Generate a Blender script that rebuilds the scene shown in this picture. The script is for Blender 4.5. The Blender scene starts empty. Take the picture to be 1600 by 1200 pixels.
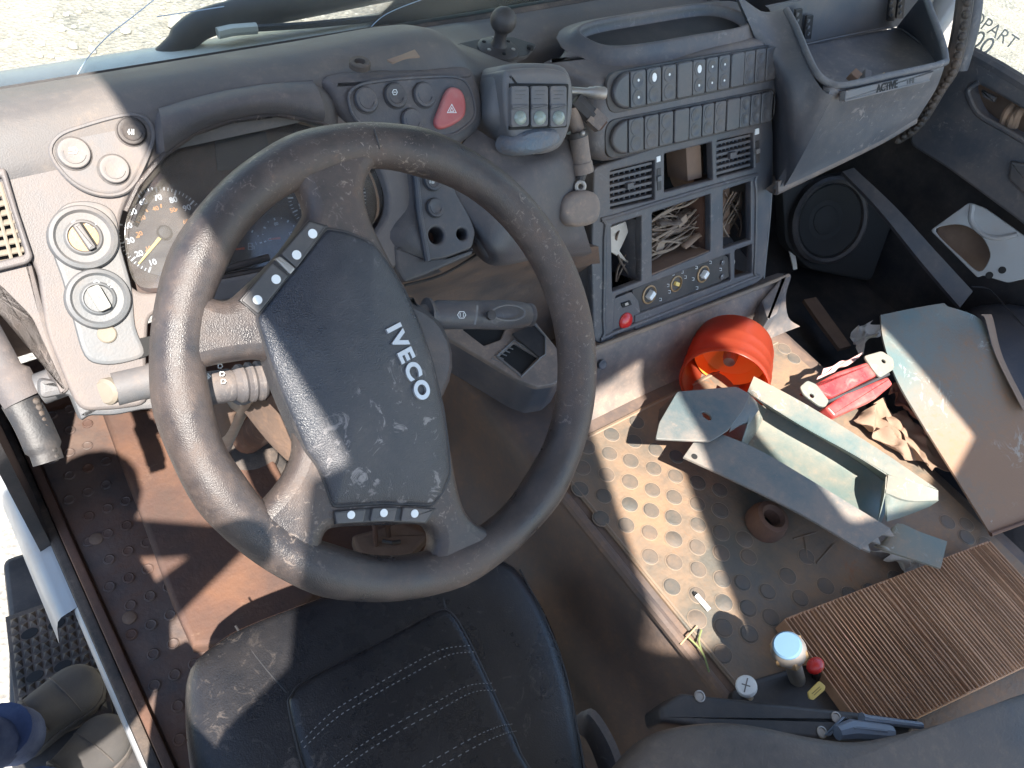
import bpy, bmesh, math, random
from mathutils import Vector, Matrix
random.seed(7)
R = math.radians
sc = bpy.context.scene
col = sc.collection

# ------------------------------------------------------------------ camera
FPX = 1277.0                       # focal length in pixels of a 1600 px wide picture
CAM = Vector((-0.2872, -0.4320, 0.6090))
CR = Vector((0.79354, -0.57852, 0.18871))      # camera right
CD = Vector((-0.35723, -0.69393, -0.62518))    # camera down
CF = Vector((0.49263, 0.42869, -0.75732))      # camera forward
cd = bpy.data.cameras.new('camera'); cam = bpy.data.objects.new('camera', cd); col.objects.link(cam)
cd.sensor_width = 36; cd.lens = FPX / 1600 * 36; cd.clip_start = 0.02; cd.clip_end = 300
m = Matrix((CR, -CD, -CF)).transposed().to_4x4(); m.translation = CAM
cam.matrix_world = m
sc.camera = cam
sc.render.resolution_x = 1024; sc.render.resolution_y = 768

# ------------------------------------------------------------------ light
SUN = Vector((-0.28, -0.56, 1.0)).normalized()        # towards the sun
w = bpy.data.worlds.new('World'); sc.world = w; w.use_nodes = True
nt = w.node_tree; bg = nt.nodes['Background']
sky = nt.nodes.new('ShaderNodeTexSky'); sky.sky_type = 'NISHITA'; sky.sun_disc = False
sky.sun_elevation = math.asin(SUN.z); sky.sun_rotation = math.atan2(SUN.x, SUN.y)
sky.dust_density = 0.4; sky.air_density = 1.2
nt.links.new(sky.outputs[0], bg.inputs[0]); bg.inputs[1].default_value = 0.15
sl = bpy.data.lights.new('sun', 'SUN'); sl.energy = 5.0; sl.angle = R(0.6); sl.color = (1.0, 0.93, 0.84)
so = bpy.data.objects.new('sun', sl); col.objects.link(so)
so.rotation_euler = SUN.to_track_quat('Z', 'Y').to_euler(); so.location = SUN * 8
vs = sc.view_settings; vs.view_transform = 'Standard'; vs.look = 'None'; vs.gamma = 1; vs.use_curve_mapping = False
vs.exposure = 1.7
sc.cycles.max_bounces = 6; sc.cycles.diffuse_bounces = 3; sc.cycles.glossy_bounces = 2; sc.cycles.transmission_bounces = 3; sc.cycles.transparent_max_bounces = 6

# ------------------------------------------------------------------ places in the cab
def ray(px, py): return CR * ((px - 800) / FPX) + CD * ((py - 600) / FPX) + CF
def PZ(z): return (Vector((0, 0, z)), Vector((0, 0, 1)))
def PY(y): return (Vector((0, y, 0)), Vector((0, -1, 0)))
def PX(x): return (Vector((x, 0, 0)), Vector((-1, 0, 0)))
def U(px, py, pl):
    d = ray(px, py); p, n = pl
    return CAM + d * ((p - CAM).dot(n) / d.dot(n))
class Fr:
    """a plane in the cab with two axes (a to the right, b upwards) and a normal"""
    def __init__(s, o, n, u=(1, 0, 0)):
        s.o = Vector(o); s.n = Vector(n).normalized(); u = Vector(u)
        s.u = (u - s.n * u.dot(s.n)).normalized(); s.v = s.n.cross(s.u)
    def at(s, px, py, h=0):
        p = U(px, py, (s.o + s.n * h, s.n)) - s.o
        return (p.dot(s.u), p.dot(s.v))
    def P(s, a, b, h=0): return s.o + s.u * a + s.v * b + s.n * h
    def pp(s, px, py, h=0): a, b = s.at(px, py, h); return s.P(a, b, h)
    def m(s, px, py): return (U(px, py, (s.o, s.n)) - CAM).dot(CF) / FPX     # metres in one pixel there
    def line(s, L, h=0): return [s.at(x, y, h) for x, y in L]
WF = Fr((0.0343, -0.0102, -0.0068), (0.0230, -0.6500, 0.7595))          # steering wheel
DF = Fr((-0.094, 0.265, -0.015), (0, -0.70, 0.714))                      # dashboard face
KF = Fr((0.58, 0.164, -0.42), (0.0, -0.895, 0.445))                      # centre console face
TZ = -0.55; FZ = -0.88
TF = Fr((0.6, -0.1, TZ), (0, 0, 1))
FF = Fr((0, 0.3, FZ), (0, 0, 1))

# ------------------------------------------------------------------ shapes
def cr_closed(P, n=6):
    out = []; N = len(P)
    for i in range(N):
        p0, p1, p2, p3 = [Vector(P[(i + k) % N]) for k in (-1, 0, 1, 2)]
        for j in range(n):
            t = j / n
            out.append(0.5 * (2 * p1 + (p2 - p0) * t + (2 * p0 - 5 * p1 + 4 * p2 - p3) * t * t + (3 * p1 - p0 - 3 * p2 + p3) * t ** 3))
    return out
def cr_open(P, n=6):
    P = [Vector(p) for p in P]; Q = [P[0] * 2 - P[1]] + P + [P[-1] * 2 - P[-2]]; out = []
    for i in range(len(P) - 1):
        p0, p1, p2, p3 = Q[i:i + 4]
        for j in range(n):
            t = j / n
            out.append(0.5 * (2 * p1 + (p2 - p0) * t + (2 * p0 - 5 * p1 + 4 * p2 - p3) * t * t + (3 * p1 - p0 - 3 * p2 + p3) * t ** 3))
    out.append(P[-1]); return out
def rnd(P, r, seg=4):
    """polygon with rounded corners"""
    P = [Vector(p) for p in P]; N = len(P); out = []
    for i in range(N):
        a, b, c = P[i - 1], P[i], P[(i + 1) % N]
        d1 = a - b; d2 = c - b; q = min(r, d1.length * .45, d2.length * .45)
        s = b + d1.normalized() * q; e = b + d2.normalized() * q
        for k in range(seg + 1):
            t = k / seg; out.append(s * (1 - t) ** 2 + b * 2 * t * (1 - t) + e * t * t)
    return out
def circ(c, r, n=24, r2=None):
    return [Vector((c[0] + r * math.cos(2 * math.pi * k / n), c[1] + (r2 or r) * math.sin(2 * math.pi * k / n))) for k in range(n)]
def rect(c, w, h, r=0, ang=0, seg=3):
    p = [Vector((-w / 2, -h / 2)), Vector((w / 2, -h / 2)), Vector((w / 2, h / 2)), Vector((-w / 2, h / 2))]
    if r: p = rnd(p, r, seg)
    ca, sa = math.cos(ang), math.sin(ang)
    return [Vector((c[0] + q.x * ca - q.y * sa, c[1] + q.x * sa + q.y * ca)) for q in p]
def ccw(P):
    a = sum(P[i - 1][0] * P[i][1] - P[i][0] * P[i - 1][1] for i in range(len(P)))
    return P if a > 0 else P[::-1]
def inset(P, d):
    out = []; N = len(P)
    for i in range(N):
        a, b, c = P[i - 1], P[i], P[(i + 1) % N]
        e1 = (b - a); e2 = (c - b)
        n1 = Vector((-e1.y, e1.x)); n2 = Vector((-e2.y, e2.x))
        n1 = n1.normalized() if n1.length > 1e-9 else n1; n2 = n2.normalized() if n2.length > 1e-9 else n2
        nn = n1 + n2
        nn = nn.normalized() if nn.length > 1e-6 else n1
        k = 1 / max(.6, nn.dot(n1)) if n1.length else 1
        out.append(b + nn * d * k)
    return out
def rings(L, cap0=True, cap1=True):
    """loft of equal-length rings of 3D points"""
    n = len(L[0]); v = [p for r_ in L for p in r_]; f = []
    for i in range(len(L) - 1):
        for k in range(n):
            a = i * n + k; b = i * n + (k + 1) % n
            f.append((a, b, b + n, a + n))
    if cap0: f.append(tuple(range(n))[::-1])
    if cap1: f.append(tuple(range((len(L) - 1) * n, len(L) * n)))
    return v, f
def plate(P, F, h0, h1, bev=0.001, seg=2, both=False):
    P = ccw([Vector(p) for p in P]); L = []
    if both:
        for k in range(seg + 1):
            t = math.pi / 2 * k / seg; q = inset(P, bev * (1 - math.sin(t))); h = h0 + bev * (1 - math.cos(t)); L.append([F.P(p.x, p.y, h) for p in q])
    else: L.append([F.P(p.x, p.y, h0) for p in P])
    for k in range(seg + 1):
        t = math.pi / 2 * k / seg; q = inset(P, bev * (1 - math.cos(t))); h = h1 - bev * (1 - math.sin(t)); L.append([F.P(p.x, p.y, h) for p in q])
    L.append([F.P(p.x, p.y, h1) for p in inset(P, bev + min(.0006, bev * .35))])
    return rings(L)
def dome(P, F, prof):
    """rings shrinking towards the centroid: prof = [(scale, height)]"""
    P = ccw([Vector(p) for p in P]); c = sum(P, Vector((0, 0))) / len(P)
    return rings([[F.P(*(c + (p - c) * s), h) for p in P] for s, h in prof])
def lathe(o, ax, prof, seg=24, u=None, cap0=True, cap1=True, sq=1.0):
    ax = Vector(ax).normalized(); o = Vector(o)
    u = Vector(u) if u else (Vector((1, 0, 0)) if abs(ax.x) < .8 else Vector((0, 1, 0)))
    u = (u - ax * u.dot(ax)).normalized(); v = ax.cross(u)
    return rings([[o + ax * h + (u * math.cos(2 * math.pi * k / seg) + v * sq * math.sin(2 * math.pi * k / seg)) * r for k in range(seg)] for r, h in prof], cap0, cap1)
def tube(P, r, res=8, closed=False, cap=True, flat=1.0, up=None):
    P = [Vector(p) for p in P]; n = len(P); L = []; prev = None
    for i in range(n):
        if closed: t = P[(i + 1) % n] - P[i - 1]
        else: t = P[min(i + 1, n - 1)] - P[max(i - 1, 0)]
        t.normalize()
        if prev is None:
            a = Vector(up) if up else (Vector((0, 0, 1)) if abs(t.z) < .9 else Vector((1, 0, 0)))
        else: a = Vector(up) if up else prev
        a = (a - t * a.dot(t)).normalized(); prev = a; b = t.cross(a)
        rr = r[i] if isinstance(r, (list, tuple)) else r
        L.append([P[i] + (a * math.cos(2 * math.pi * k / res) * flat + b * math.sin(2 * math.pi * k / res)) * rr for k in range(res)])
    if closed:
        v, f = rings(L + [L[0]], False, False); N = n * res
        return v[:N], [tuple(i % N for i in q) for q in f]
    return rings(L, cap, cap)
def grid(rows, nu=5, nv=5):
    """smooth surface through a net of points"""
    A = [cr_open(r_, nu) for r_ in rows]; C = [cr_open([a[k] for a in A], nv) for k in range(len(A[0]))]
    n = len(C[0]); v = [p for c in C for p in c]; f = []
    for i in range(len(C) - 1):
        for k in range(n - 1): f.append((i * n + k, (i + 1) * n + k, (i + 1) * n + k + 1, i * n + k + 1))
    return v, f
def thick(vf, d):
    """give a sheet a back side at offset vector d"""
    v, f = vf; n = len(v); d = Vector(d); V = list(v) + [p + d for p in v]; Fc = list(f) + [tuple(i + n for i in q[::-1]) for q in f]
    cnt = {}
    for q in f:
        for i in range(len(q)): e = (q[i - 1], q[i]); cnt[e] = 1
    for (a, b) in cnt:
        if (b, a) not in cnt: Fc.append((b, a, a + n, b + n))
    return V, Fc
def box(F, a0, a1, b0, b1, h0, h1, bev=0.001): return plate([(a0, b0), (a1, b0), (a1, b1), (a0, b1)], F, h0, h1, bev)
def orient(F, ang):
    g = Fr(F.o, F.n, F.u * math.cos(ang) + F.v * math.sin(ang)); return g
def ball(c, r, n=20, m_=12, s=(1, 1, 1)):
    return rings([[Vector((c[0] + s[0] * r * math.sin(t) * math.cos(2 * math.pi * k / n), c[1] + s[1] * r * math.sin(t) * math.sin(2 * math.pi * k / n), c[2] - s[2] * r * math.cos(t))) for k in range(n)] for t in [math.pi * (j + .02) / (m_ + .04) for j in range(m_ + 1)]])
def blob(c, F, a, b, h0, h1, e=3.2, n=40, m_=8):
    """cushion: superellipse plan, rounded top"""
    L = []
    for j in range(m_ + 1):
        t = math.pi / 2 * j / m_; s = max(.02, math.cos(t)) ** .45; h = h0 + (h1 - h0) * math.sin(t) ** .8
        ring = []
        for k in range(n):
            q = 2 * math.pi * k / n; ca, sa = math.cos(q), math.sin(q)
            ring.append(F.P(c[0] + s * a * math.copysign(abs(ca) ** (2 / e), ca), c[1] + s * b * math.copysign(abs(sa) ** (2 / e), sa), h))
        L.append(ring)
    return rings(L)

def merge(L):
    V = []; Fc = []
    for v, f in L:
        o = len(V); V += list(v); Fc += [tuple(i + o for i in q) for q in f]
    return V, Fc
def mk(name, vf, mat, parent=None, smooth=35, kind=None, flip=True):
    if isinstance(vf, list): vf = merge(vf)
    me = bpy.data.meshes.new(name); me.from_pydata([tuple(p) for p in vf[0]], [], vf[1]); me.update()
    if flip:
        bm = bmesh.new(); bm.from_mesh(me); bmesh.ops.recalc_face_normals(bm, faces=bm.faces); bm.to_mesh(me); bm.free()
    return finish(name, me, mat, parent, smooth, kind)
def finish(name, me, mat, parent, smooth=35, kind=None):
    me.materials.clear(); me.materials.append(mat)
    me.shade_smooth(); me.set_sharp_from_angle(angle=R(smooth))
    o = bpy.data.objects.new(name, me); col.objects.link(o)
    if parent is not None: link(o, parent)
    if kind: o['kind'] = kind
    return o
def link(o, parent):
    o.parent = parent
    if parent.type == 'EMPTY': o.matrix_parent_inverse = Matrix.Translation(-parent.location)
def thing(name, label, cat, loc=(0, 0, 0), group=None):
    o = bpy.data.objects.new(name, None); col.objects.link(o); o.location = loc; o.empty_display_size = .05
    return tag(o, label, cat, group)
def tag(o, label, cat, group=None):
    o['label'] = label; o['category'] = cat
    if group: o['group'] = group
    return o
def curve_mesh(outs, F, h0, h1, bev):
    cu = bpy.data.curves.new('c', 'CURVE'); cu.dimensions = '2D'; cu.fill_mode = 'BOTH'
    cu.extrude = max(1e-5, (h1 - h0) / 2 - bev); cu.bevel_depth = bev; cu.bevel_resolution = 2; cu.offset = -bev
    for P in outs:
        s = cu.splines.new('POLY'); s.points.add(len(P) - 1); s.use_cyclic_u = True
        for q, p in zip(s.points, P): q.co = (p[0], p[1], 0, 1)
    o = bpy.data.objects.new('c', cu); col.objects.link(o)
    me = bpy.data.meshes.new_from_object(o.evaluated_get(bpy.context.evaluated_depsgraph_get()))
    bpy.data.objects.remove(o); bpy.data.curves.remove(cu)
    M = Matrix((F.u, F.v, F.n)).transposed().to_4x4(); M.translation = F.o + F.n * ((h0 + h1) / 2)
    me.transform(M); return me
def plate_h(name, outs, F, h0, h1, bev, mat, parent, smooth=40):
    return finish(name, curve_mesh(outs, F, h0, h1, bev), mat, parent, smooth)
def text(name, s, F, px, py, h, size, ang, mat, parent, ext=0.0003, bold=0.0, xs=1.0, shear=0.0, sp=1.0):
    """writing on plane F; ang turns it in the plane"""
    cu = bpy.data.curves.new('t', 'FONT'); cu.body = s; cu.size = size; cu.extrude = ext; cu.offset = bold; cu.align_x = 'CENTER'; cu.align_y = 'CENTER'; cu.shear = shear; cu.space_character = sp
    o = bpy.data.objects.new('t', cu); col.objects.link(o)
    me = bpy.data.meshes.new_from_object(o.evaluated_get(bpy.context.evaluated_depsgraph_get()))
    bpy.data.objects.remove(o); bpy.data.curves.remove(cu)
    a, b = F.at(px, py, h); G = orient(F, ang)
    M = Matrix((G.u * xs, G.v, G.n)).transposed().to_4x4(); M.translation = F.P(a, b, h)
    me.transform(M); return finish(name, me, mat, parent, 30)
def strokes(F, px, py, h, lines, wd, sc_=1.0):
    """little printed marks: polylines in pixels round a point, as flat ribbons"""
    out = []
    for L in lines:
        pts = [F.at(px + x * sc_, py + y * sc_, h) for x, y in L]
        for p, q in zip(pts, pts[1:]):
            p = Vector(p); q = Vector(q); d = q - p
            if d.length < 1e-6: continue
            n = Vector((-d.y, d.x)).normalized() * wd / 2; e = d.normalized() * wd * .4
            out.append(plate([p - e - n, q + e - n, q + e + n, p - e + n], F, h - .0003, h + .0002, .00005, 1))
    return out

# ------------------------------------------------------------------ materials
def lnk(t, a, b): t.links.new(a, b)
def M(name, c, rough=.55, dust=None, damt=.35, dscale=7., up=0., bump=.15, bscale=350., metal=0., spec=.5, spots=0., c2=None, c2s=3., wear=None, wamt=0., wscale=60., coat=0., grad=None):
    """painted, moulded or leather surface with grime of its own"""
    mt = bpy.data.materials.new(name); mt.use_nodes = True; t = mt.node_tree; b = t.nodes['Principled BSDF']
    N = t.nodes.new; tc = N('ShaderNodeTexCoord')
    def noise(s, d=6, ro=.6, dist=0.):
        n = N('ShaderNodeTexNoise'); n.inputs['Scale'].default_value = s; n.inputs['Detail'].default_value = d; n.inputs['Roughness'].default_value = ro; n.inputs['Distortion'].default_value = dist
        lnk(t, tc.outputs['Object'], n.inputs['Vector']); return n.outputs['Fac']
    def rng(x, a, b_, lo=0., hi=1.):
        r = N('ShaderNodeMapRange'); r.inputs[1].default_value = a; r.inputs[2].default_value = b_; r.inputs[3].default_value = lo; r.inputs[4].default_value = hi; lnk(t, x, r.inputs[0]); return r.outputs[0]
    def math_(op, x, y):
        q = N('ShaderNodeMath'); q.operation = op; q.use_clamp = True
        for i, z in enumerate((x, y)):
            if isinstance(z, float): q.inputs[i].default_value = z
            else: lnk(t, z, q.inputs[i])
        return q.outputs[0]
    def mix(fac, a, b_):
        q = N('ShaderNodeMix'); q.data_type = 'RGBA'
        if isinstance(fac, float): q.inputs[0].default_value = fac
        else: lnk(t, fac, q.inputs[0])
        for i, z in ((6, a), (7, b_)):
            if isinstance(z, tuple): q.inputs[i].default_value = (*z, 1)
            else: lnk(t, z, q.inputs[i])
        return q.outputs[2]
    cur = mix(rng(noise(c2s, 5), .35, .65), c, c2) if c2 else tuple(c)
    ro = None
    if dust:
        fn = noise(75, 5, .75); big = noise(dscale, 5, .68)
        f = rng(big, .38, .72, 0., 1.)
        f = math_('MULTIPLY', f, damt * 1.0)
        if up:
            g = N('ShaderNodeNewGeometry'); sx = N('ShaderNodeSeparateXYZ'); lnk(t, g.outputs['Normal'], sx.inputs[0])
            uz = rng(sx.outputs[2], .35, 1., 0., up); f = math_('ADD', f, math_('MULTIPLY', uz, rng(big, .25, .7, .35, 1.)))
        if spots:
            f = math_('ADD', f, rng(fn, .66, .76, 0., spots * 1.6))
        if grad:
            sp_ = N('ShaderNodeSeparateXYZ'); lnk(t, tc.outputs['Object'], sp_.inputs[0]); wob = N('ShaderNodeMath'); wob.operation = 'MULTIPLY_ADD'; lnk(t, big, wob.inputs[0]); wob.inputs[1].default_value = .35; lnk(t, sp_.outputs[1], wob.inputs[2])
            f = math_('ADD', f, rng(wob.outputs[0], grad[0], grad[1], 0., grad[2]))
        fine = rng(fn, .5, .72, 0., .5); f = math_('ADD', f, math_('MULTIPLY', fine, math_('MULTIPLY', f, 1.6)))
        cur = mix(f, cur, dust)
        ro = rng(f, 0., .8, rough, .9)
    if wear:
        wv = math_('MULTIPLY', rng(noise(wscale, 4, .75, 1.2), .58, .66), rng(noise(4.5, 3), .45, .6)); cur = mix(math_('MULTIPLY', wv, float(wamt)), cur, wear)
    if isinstance(cur, tuple): b.inputs['Base Color'].default_value = (*cur, 1)
    else: lnk(t, cur, b.inputs['Base Color'])
    b.inputs['Roughness'].default_value = rough; b.inputs['Metallic'].default_value = metal; b.inputs['Specular IOR Level'].default_value = spec
    if coat: b.inputs['Coat Weight'].default_value = coat
    if ro is not None: lnk(t, ro, b.inputs['Roughness'])
    if bump:
        bp = N('ShaderNodeBump'); bp.inputs['Strength'].default_value = bump; bp.inputs['Distance'].default_value = .002
        lnk(t, noise(bscale, 2), bp.inputs['Height']); lnk(t, bp.outputs[0], b.inputs['Normal'])
    return mt
DUST = (.25, .195, .16); REDD = (.33, .165, .10)
mt_dash = M('dash_plastic', (.040, .044, .054), .45, (.20, .16, .14), .45, 5, up=.30, bump=.25, bscale=700, spots=.12)
mt_dtop = M('dusty_dash_top', (.07, .07, .074), .45, (.19, .16, .138), .6, 4, up=.12, bump=.25, bscale=700, spots=.12)
mt_dashl = M('sunlit_dash_plastic', (.105, .098, .098), .5, (.27, .21, .175), .55, 5, up=.2, bump=.25, bscale=700, spots=.1)  # lighter copy of the dash plastic: sunlight on the left put into colour
mt_panel = M('panel_plastic', (.095, .10, .108), .5, DUST, .35, 9, up=.15, bump=.2, bscale=700, spots=.08)
mt_con = M('console_plastic', (.044, .052, .066), .40, DUST, .33, 6, up=.3, bump=.2, bscale=600, spots=.1, wear=(.28, .26, .25), wamt=.35)
mt_con2 = M('console_switch_plastic', (.038, .042, .05), .36, DUST, .22, 9, up=.12, bump=.15, bscale=600, spots=.1)
mt_base = M('console_foot_plastic', (.075, .078, .085), .55, (.34, .25, .19), .75, 5, up=.35, bump=.3, bscale=400, spots=.12)
mt_tray = M('tray_plastic', (.047, .055, .07), .5, (.27, .235, .21), .35, 4, up=.28, bump=.25, bscale=600, spots=.12, wear=(.3, .27, .25), wamt=.5, wscale=30)
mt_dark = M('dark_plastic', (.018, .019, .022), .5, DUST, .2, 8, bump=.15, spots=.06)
mt_cluster = M('instrument_face', (.014, .014, .017), .55, REDD, .35, 5, up=.1, bump=.05)
mt_rim = M('wheel_leatherette', (.026, .024, .026), .26, (.15, .105, .082), .68, 6, up=.03, bump=.3, bscale=900, spots=.22, wear=(.36, .29, .24), wamt=.55, wscale=120)
mt_pad = M('airbag_cover', (.024, .028, .037), .26, (.16, .14, .13), .28, 7, bump=.45, bscale=750, spots=.14, wear=(.3, .28, .28), wamt=.6, wscale=45)
mt_btn = M('button_rubber', (.06, .06, .062), .5, DUST, .3, 12, bump=.1)
mt_white = M('white_print', (.75, .78, .78), .5, DUST, .15, 20, bump=0)
mt_silver = M('silver_letters', (.55, .56, .57), .3, DUST, .15, 20, bump=0, metal=.6)
mt_grey = M('grey_plastic', (.12, .128, .135), .5, DUST, .4, 8, up=.1, bump=.15)
mt_hazard = M('hazard_red', (.40, .085, .085), .45, (.45, .3, .27), .3, 15, up=.2, bump=.05)
mt_red = M('red_lens', (.55, .02, .02), .2, DUST, .15, 30, bump=0, spec=.6)
mt_orange = M('orange_print', (.55, .25, .09), .5, None, bump=0)
mt_needle = M('needle', (.85, .62, .2), .4, None, bump=0)
mt_rneedle = M('red_needle', (.75, .12, .04), .4, None, bump=0)
mt_cream = M('cream_paint', (.70, .68, .60), .35, (.35, .27, .2), .25, 6, bump=.03, coat=.2)
mt_bodyw = M('white_paint', (.30, .315, .33), .3, (.33, .25, .19), .35, 6, bump=.03, coat=.2)
mt_rubber = M('black_rubber', (.022, .022, .023), .65, (.22, .16, .12), .45, 9, up=.15, bump=.35, bscale=250)
mt_rust = M('rusty_floor', (.085, .046, .036), .75, (.075, .05, .04), .7, 6, bump=.6, bscale=90, c2=(.15, .072, .042), c2s=9, spots=.3, wear=(.24, .15, .1), wamt=.5, wscale=22)
mt_soil = M('tan_dusty_floor', (.14, .088, .062), .8, (.22, .145, .1), .7, 5, up=.2, bump=.3, bscale=120)
mt_matl = M('rubber_floor_mat', (.045, .042, .045), .6, (.13, .07, .048), .9, 6, up=.1, bump=.4, bscale=140, spots=.2, c2=(.12, .085, .07), c2s=14)
mt_tun = M('tunnel_mat', (.105, .098, .083), .5, (.27, .165, .10), .95, 5.5, up=.0, bump=.5, bscale=130, spots=.3, c2=(.16, .125, .09), c2s=11, wear=(.25, .12, .06), wamt=.8, wscale=16)
mt_stud = M('tunnel_stud', (.078, .077, .07), .5, (.2, .135, .092), .7, 9, up=.05, bump=.3, bscale=200)
mt_ring = M('stud_rim', (.21, .165, .125), .7, (.34, .23, .15), .6, 6, bump=.2)
mt_tside = M('tunnel_side', (.075, .064, .062), .5, (.205, .13, .09), .9, 4, up=.15, bump=.3, bscale=150)
mt_seat = M('black_leather', (.012, .013, .016), .24, (.13, .105, .09), .14, 5, bump=.3, bscale=420, spots=.09, wear=(.24, .2, .17), wamt=.3, wscale=34)
mt_seat2 = M('side_leather', (.034, .037, .047), .42, DUST, .2, 5, bump=.4, bscale=420, spots=.15)
mt_arm = M('taupe_vinyl', (.045, .041, .040), .4, (.22, .165, .125), .5, 3, up=.2, bump=.35, bscale=300)
mt_thread = M('thread', (.2, .2, .205), .8, None, bump=0)
mt_green = M('grey_green_plastic', (.10, .15, .145), .38, (.33, .235, .165), .7, 4.5, up=.12, bump=.2, bscale=260, spots=.15, wear=(.52, .56, .52), wamt=.6, wscale=35)
mt_green2 = M('dusty_green_sheet', (.11, .155, .15), .45, (.25, .15, .095), .75, 5.0, grad=(-.03, -.22, .8), up=.0, bump=.25, bscale=200, spots=.15, wear=(.5, .56, .52), wamt=.7, wscale=18)
mt_teal = M('bluish_bracket', (.085, .115, .12), .4, (.35, .25, .19), .55, 7, up=.05, bump=.2, bscale=260, spots=.1)
mt_filter = M('filter_paper', (.44, .245, .14), .85, (.25, .14, .09), .6, 6, bump=.2)
mt_card = M('dirty_card', (.25, .175, .125), .85, (.28, .16, .10), .7, 7, bump=.35, bscale=100)
mt_paper = M('dirty_paper', (.58, .54, .48), .85, (.35, .25, .18), .5, 9, bump=.2)
mt_wire = M('dusty_wire', (.22, .17, .13), .8, (.34, .25, .18), .6, 20, bump=.2)
mt_wire2 = M('dark_wire', (.10, .075, .06), .8, (.28, .2, .15), .6, 20, bump=.2)
mt_chrome = M('chrome', (.62, .63, .64), .18, DUST, .2, 12, bump=0, metal=.9)
mt_steel = M('bare_steel', (.36, .35, .33), .4, (.3, .2, .14), .4, 12, bump=.1, metal=.7)
mt_brass = M('heater_brass', (.33, .22, .11), .4, (.3, .19, .12), .4, 14, bump=.1, metal=.3)
mt_yellow = M('yellow_tag', (.72, .52, .14), .6, DUST, .2, 20, bump=0)
mt_blue = M('blue_cap', (.11, .20, .30), .7, None, bump=0, spec=.2)
mt_bluegrey = M('bluegrey_handle', (.16, .20, .26), .4, DUST, .2, 9, bump=.1)
mt_tape = M('blue_tape', (.09, .13, .17), .6, (.27, .18, .13), .6, 18, bump=.7, bscale=300)
mt_black = M('cavity_black', (.012, .012, .012), .8, None, bump=0)
mt_shoe = M('grey_suede', (.062, .058, .057), .9, (.10, .09, .08), .5, 9, bump=.35, bscale=700)
mt_sole = M('shoe_sole', (.045, .042, .04), .8, DUST, .3, 12, bump=.2)
mt_jean = M('blue_denim', (.03, .048, .11), .9, (.12, .15, .24), .4, 20, bump=.5, bscale=900)
mt_shirt = M('dark_shirt', (.10, .12, .16), .9, None, bump=.2)
mt_skin = M('skin', (.36, .20, .14), .55, None, bump=.1)
mt_hair = M('dark_hair', (.02, .016, .013), .6, None, bump=.3)
mt_roof = M('headliner', (.42, .41, .39), .9, None, bump=.2)
mt_leaf = M('dry_leaf', (.20, .23, .09), .7, None, bump=.1)
mt_twig = M('dry_twig', (.42, .30, .17), .8, None, bump=.1)
mt_slat = M('left_vent_slat', (.2, .175, .14), .7, (.3, .24, .18), .5, 20, bump=.1)
mt_lensg = M('switch_lens', (.22, .27, .24), .15, DUST, .25, 20, bump=0, spec=.6)
mt_ink = M('marker_ink', (.42, .43, .4), .7, None, bump=0)

def glass(name, tint, gl=.06, rough=.02, dusty=0.):
    mt = bpy.data.materials.new(name); mt.use_nodes = True; t = mt.node_tree; t.nodes.clear(); N = t.nodes.new
    o = N('ShaderNodeOutputMaterial'); tr = N('ShaderNodeBsdfTransparent'); tr.inputs[0].default_value = (*tint, 1)
    g = N('ShaderNodeBsdfGlossy'); g.inputs['Roughness'].default_value = rough
    fr = N('ShaderNodeFresnel'); fr.inputs[0].default_value = 1.45
    mx = N('ShaderNodeMixShader'); lnk(t, fr.outputs[0], mx.inputs[0]); lnk(t, tr.outputs[0], mx.inputs[1]); lnk(t, g.outputs[0], mx.inputs[2])
    out = mx.outputs[0]
    if dusty:
        d = N('ShaderNodeBsdfDiffuse'); d.inputs[0].default_value = (.55, .5, .44, 1)
        n = N('ShaderNodeTexNoise'); n.inputs['Scale'].default_value = 6; n.inputs['Detail'].default_value = 8
        r = N('ShaderNodeMapRange'); r.inputs[1].default_value = .35; r.inputs[2].default_value = .75; r.inputs[3].default_value = dusty * .4; r.inputs[4].default_value = dusty * 1.4; lnk(t, n.outputs[0], r.inputs[0])
        m2 = N('ShaderNodeMixShader'); lnk(t, r.outputs[0], m2.inputs[0]); lnk(t, out, m2.inputs[1]); lnk(t, d.outputs[0], m2.inputs[2]); out = m2.outputs[0]
    lnk(t, out, o.inputs[0]); return mt
mt_glass = glass('windscreen_glass', (.93, .95, .92), dusty=.11)  # dusty film set to give a pale haze over the view outside
mt_lens = glass('cluster_lens', (.85, .87, .9), rough=.10, dusty=.075)
mt_amber = bpy.data.materials.new('amber_lens'); mt_amber.use_nodes = True
_t = mt_amber.node_tree; _b = _t.nodes['Principled BSDF']; _b.inputs['Base Color'].default_value = (.34, .07, .035, 1); _b.inputs['Roughness'].default_value = .3
_o = _t.nodes['Material Output']; _tl = _t.nodes.new('ShaderNodeBsdfTranslucent'); _tl.inputs[0].default_value = (.85, .17, .03, 1)
_tp = _t.nodes.new('ShaderNodeBsdfTransparent'); _tp.inputs[0].default_value = (1.0, .32, .06, 1)
_m1 = _t.nodes.new('ShaderNodeMixShader'); _m1.inputs[0].default_value = .45; lnk(_t, _tl.outputs[0], _m1.inputs[1]); lnk(_t, _tp.outputs[0], _m1.inputs[2])
_m2 = _t.nodes.new('ShaderNodeMixShader'); _m2.inputs[0].default_value = .55; lnk(_t, _b.outputs[0], _m2.inputs[1]); lnk(_t, _m1.outputs[0], _m2.inputs[2]); lnk(_t, _m2.outputs[0], _o.inputs[0])

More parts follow.
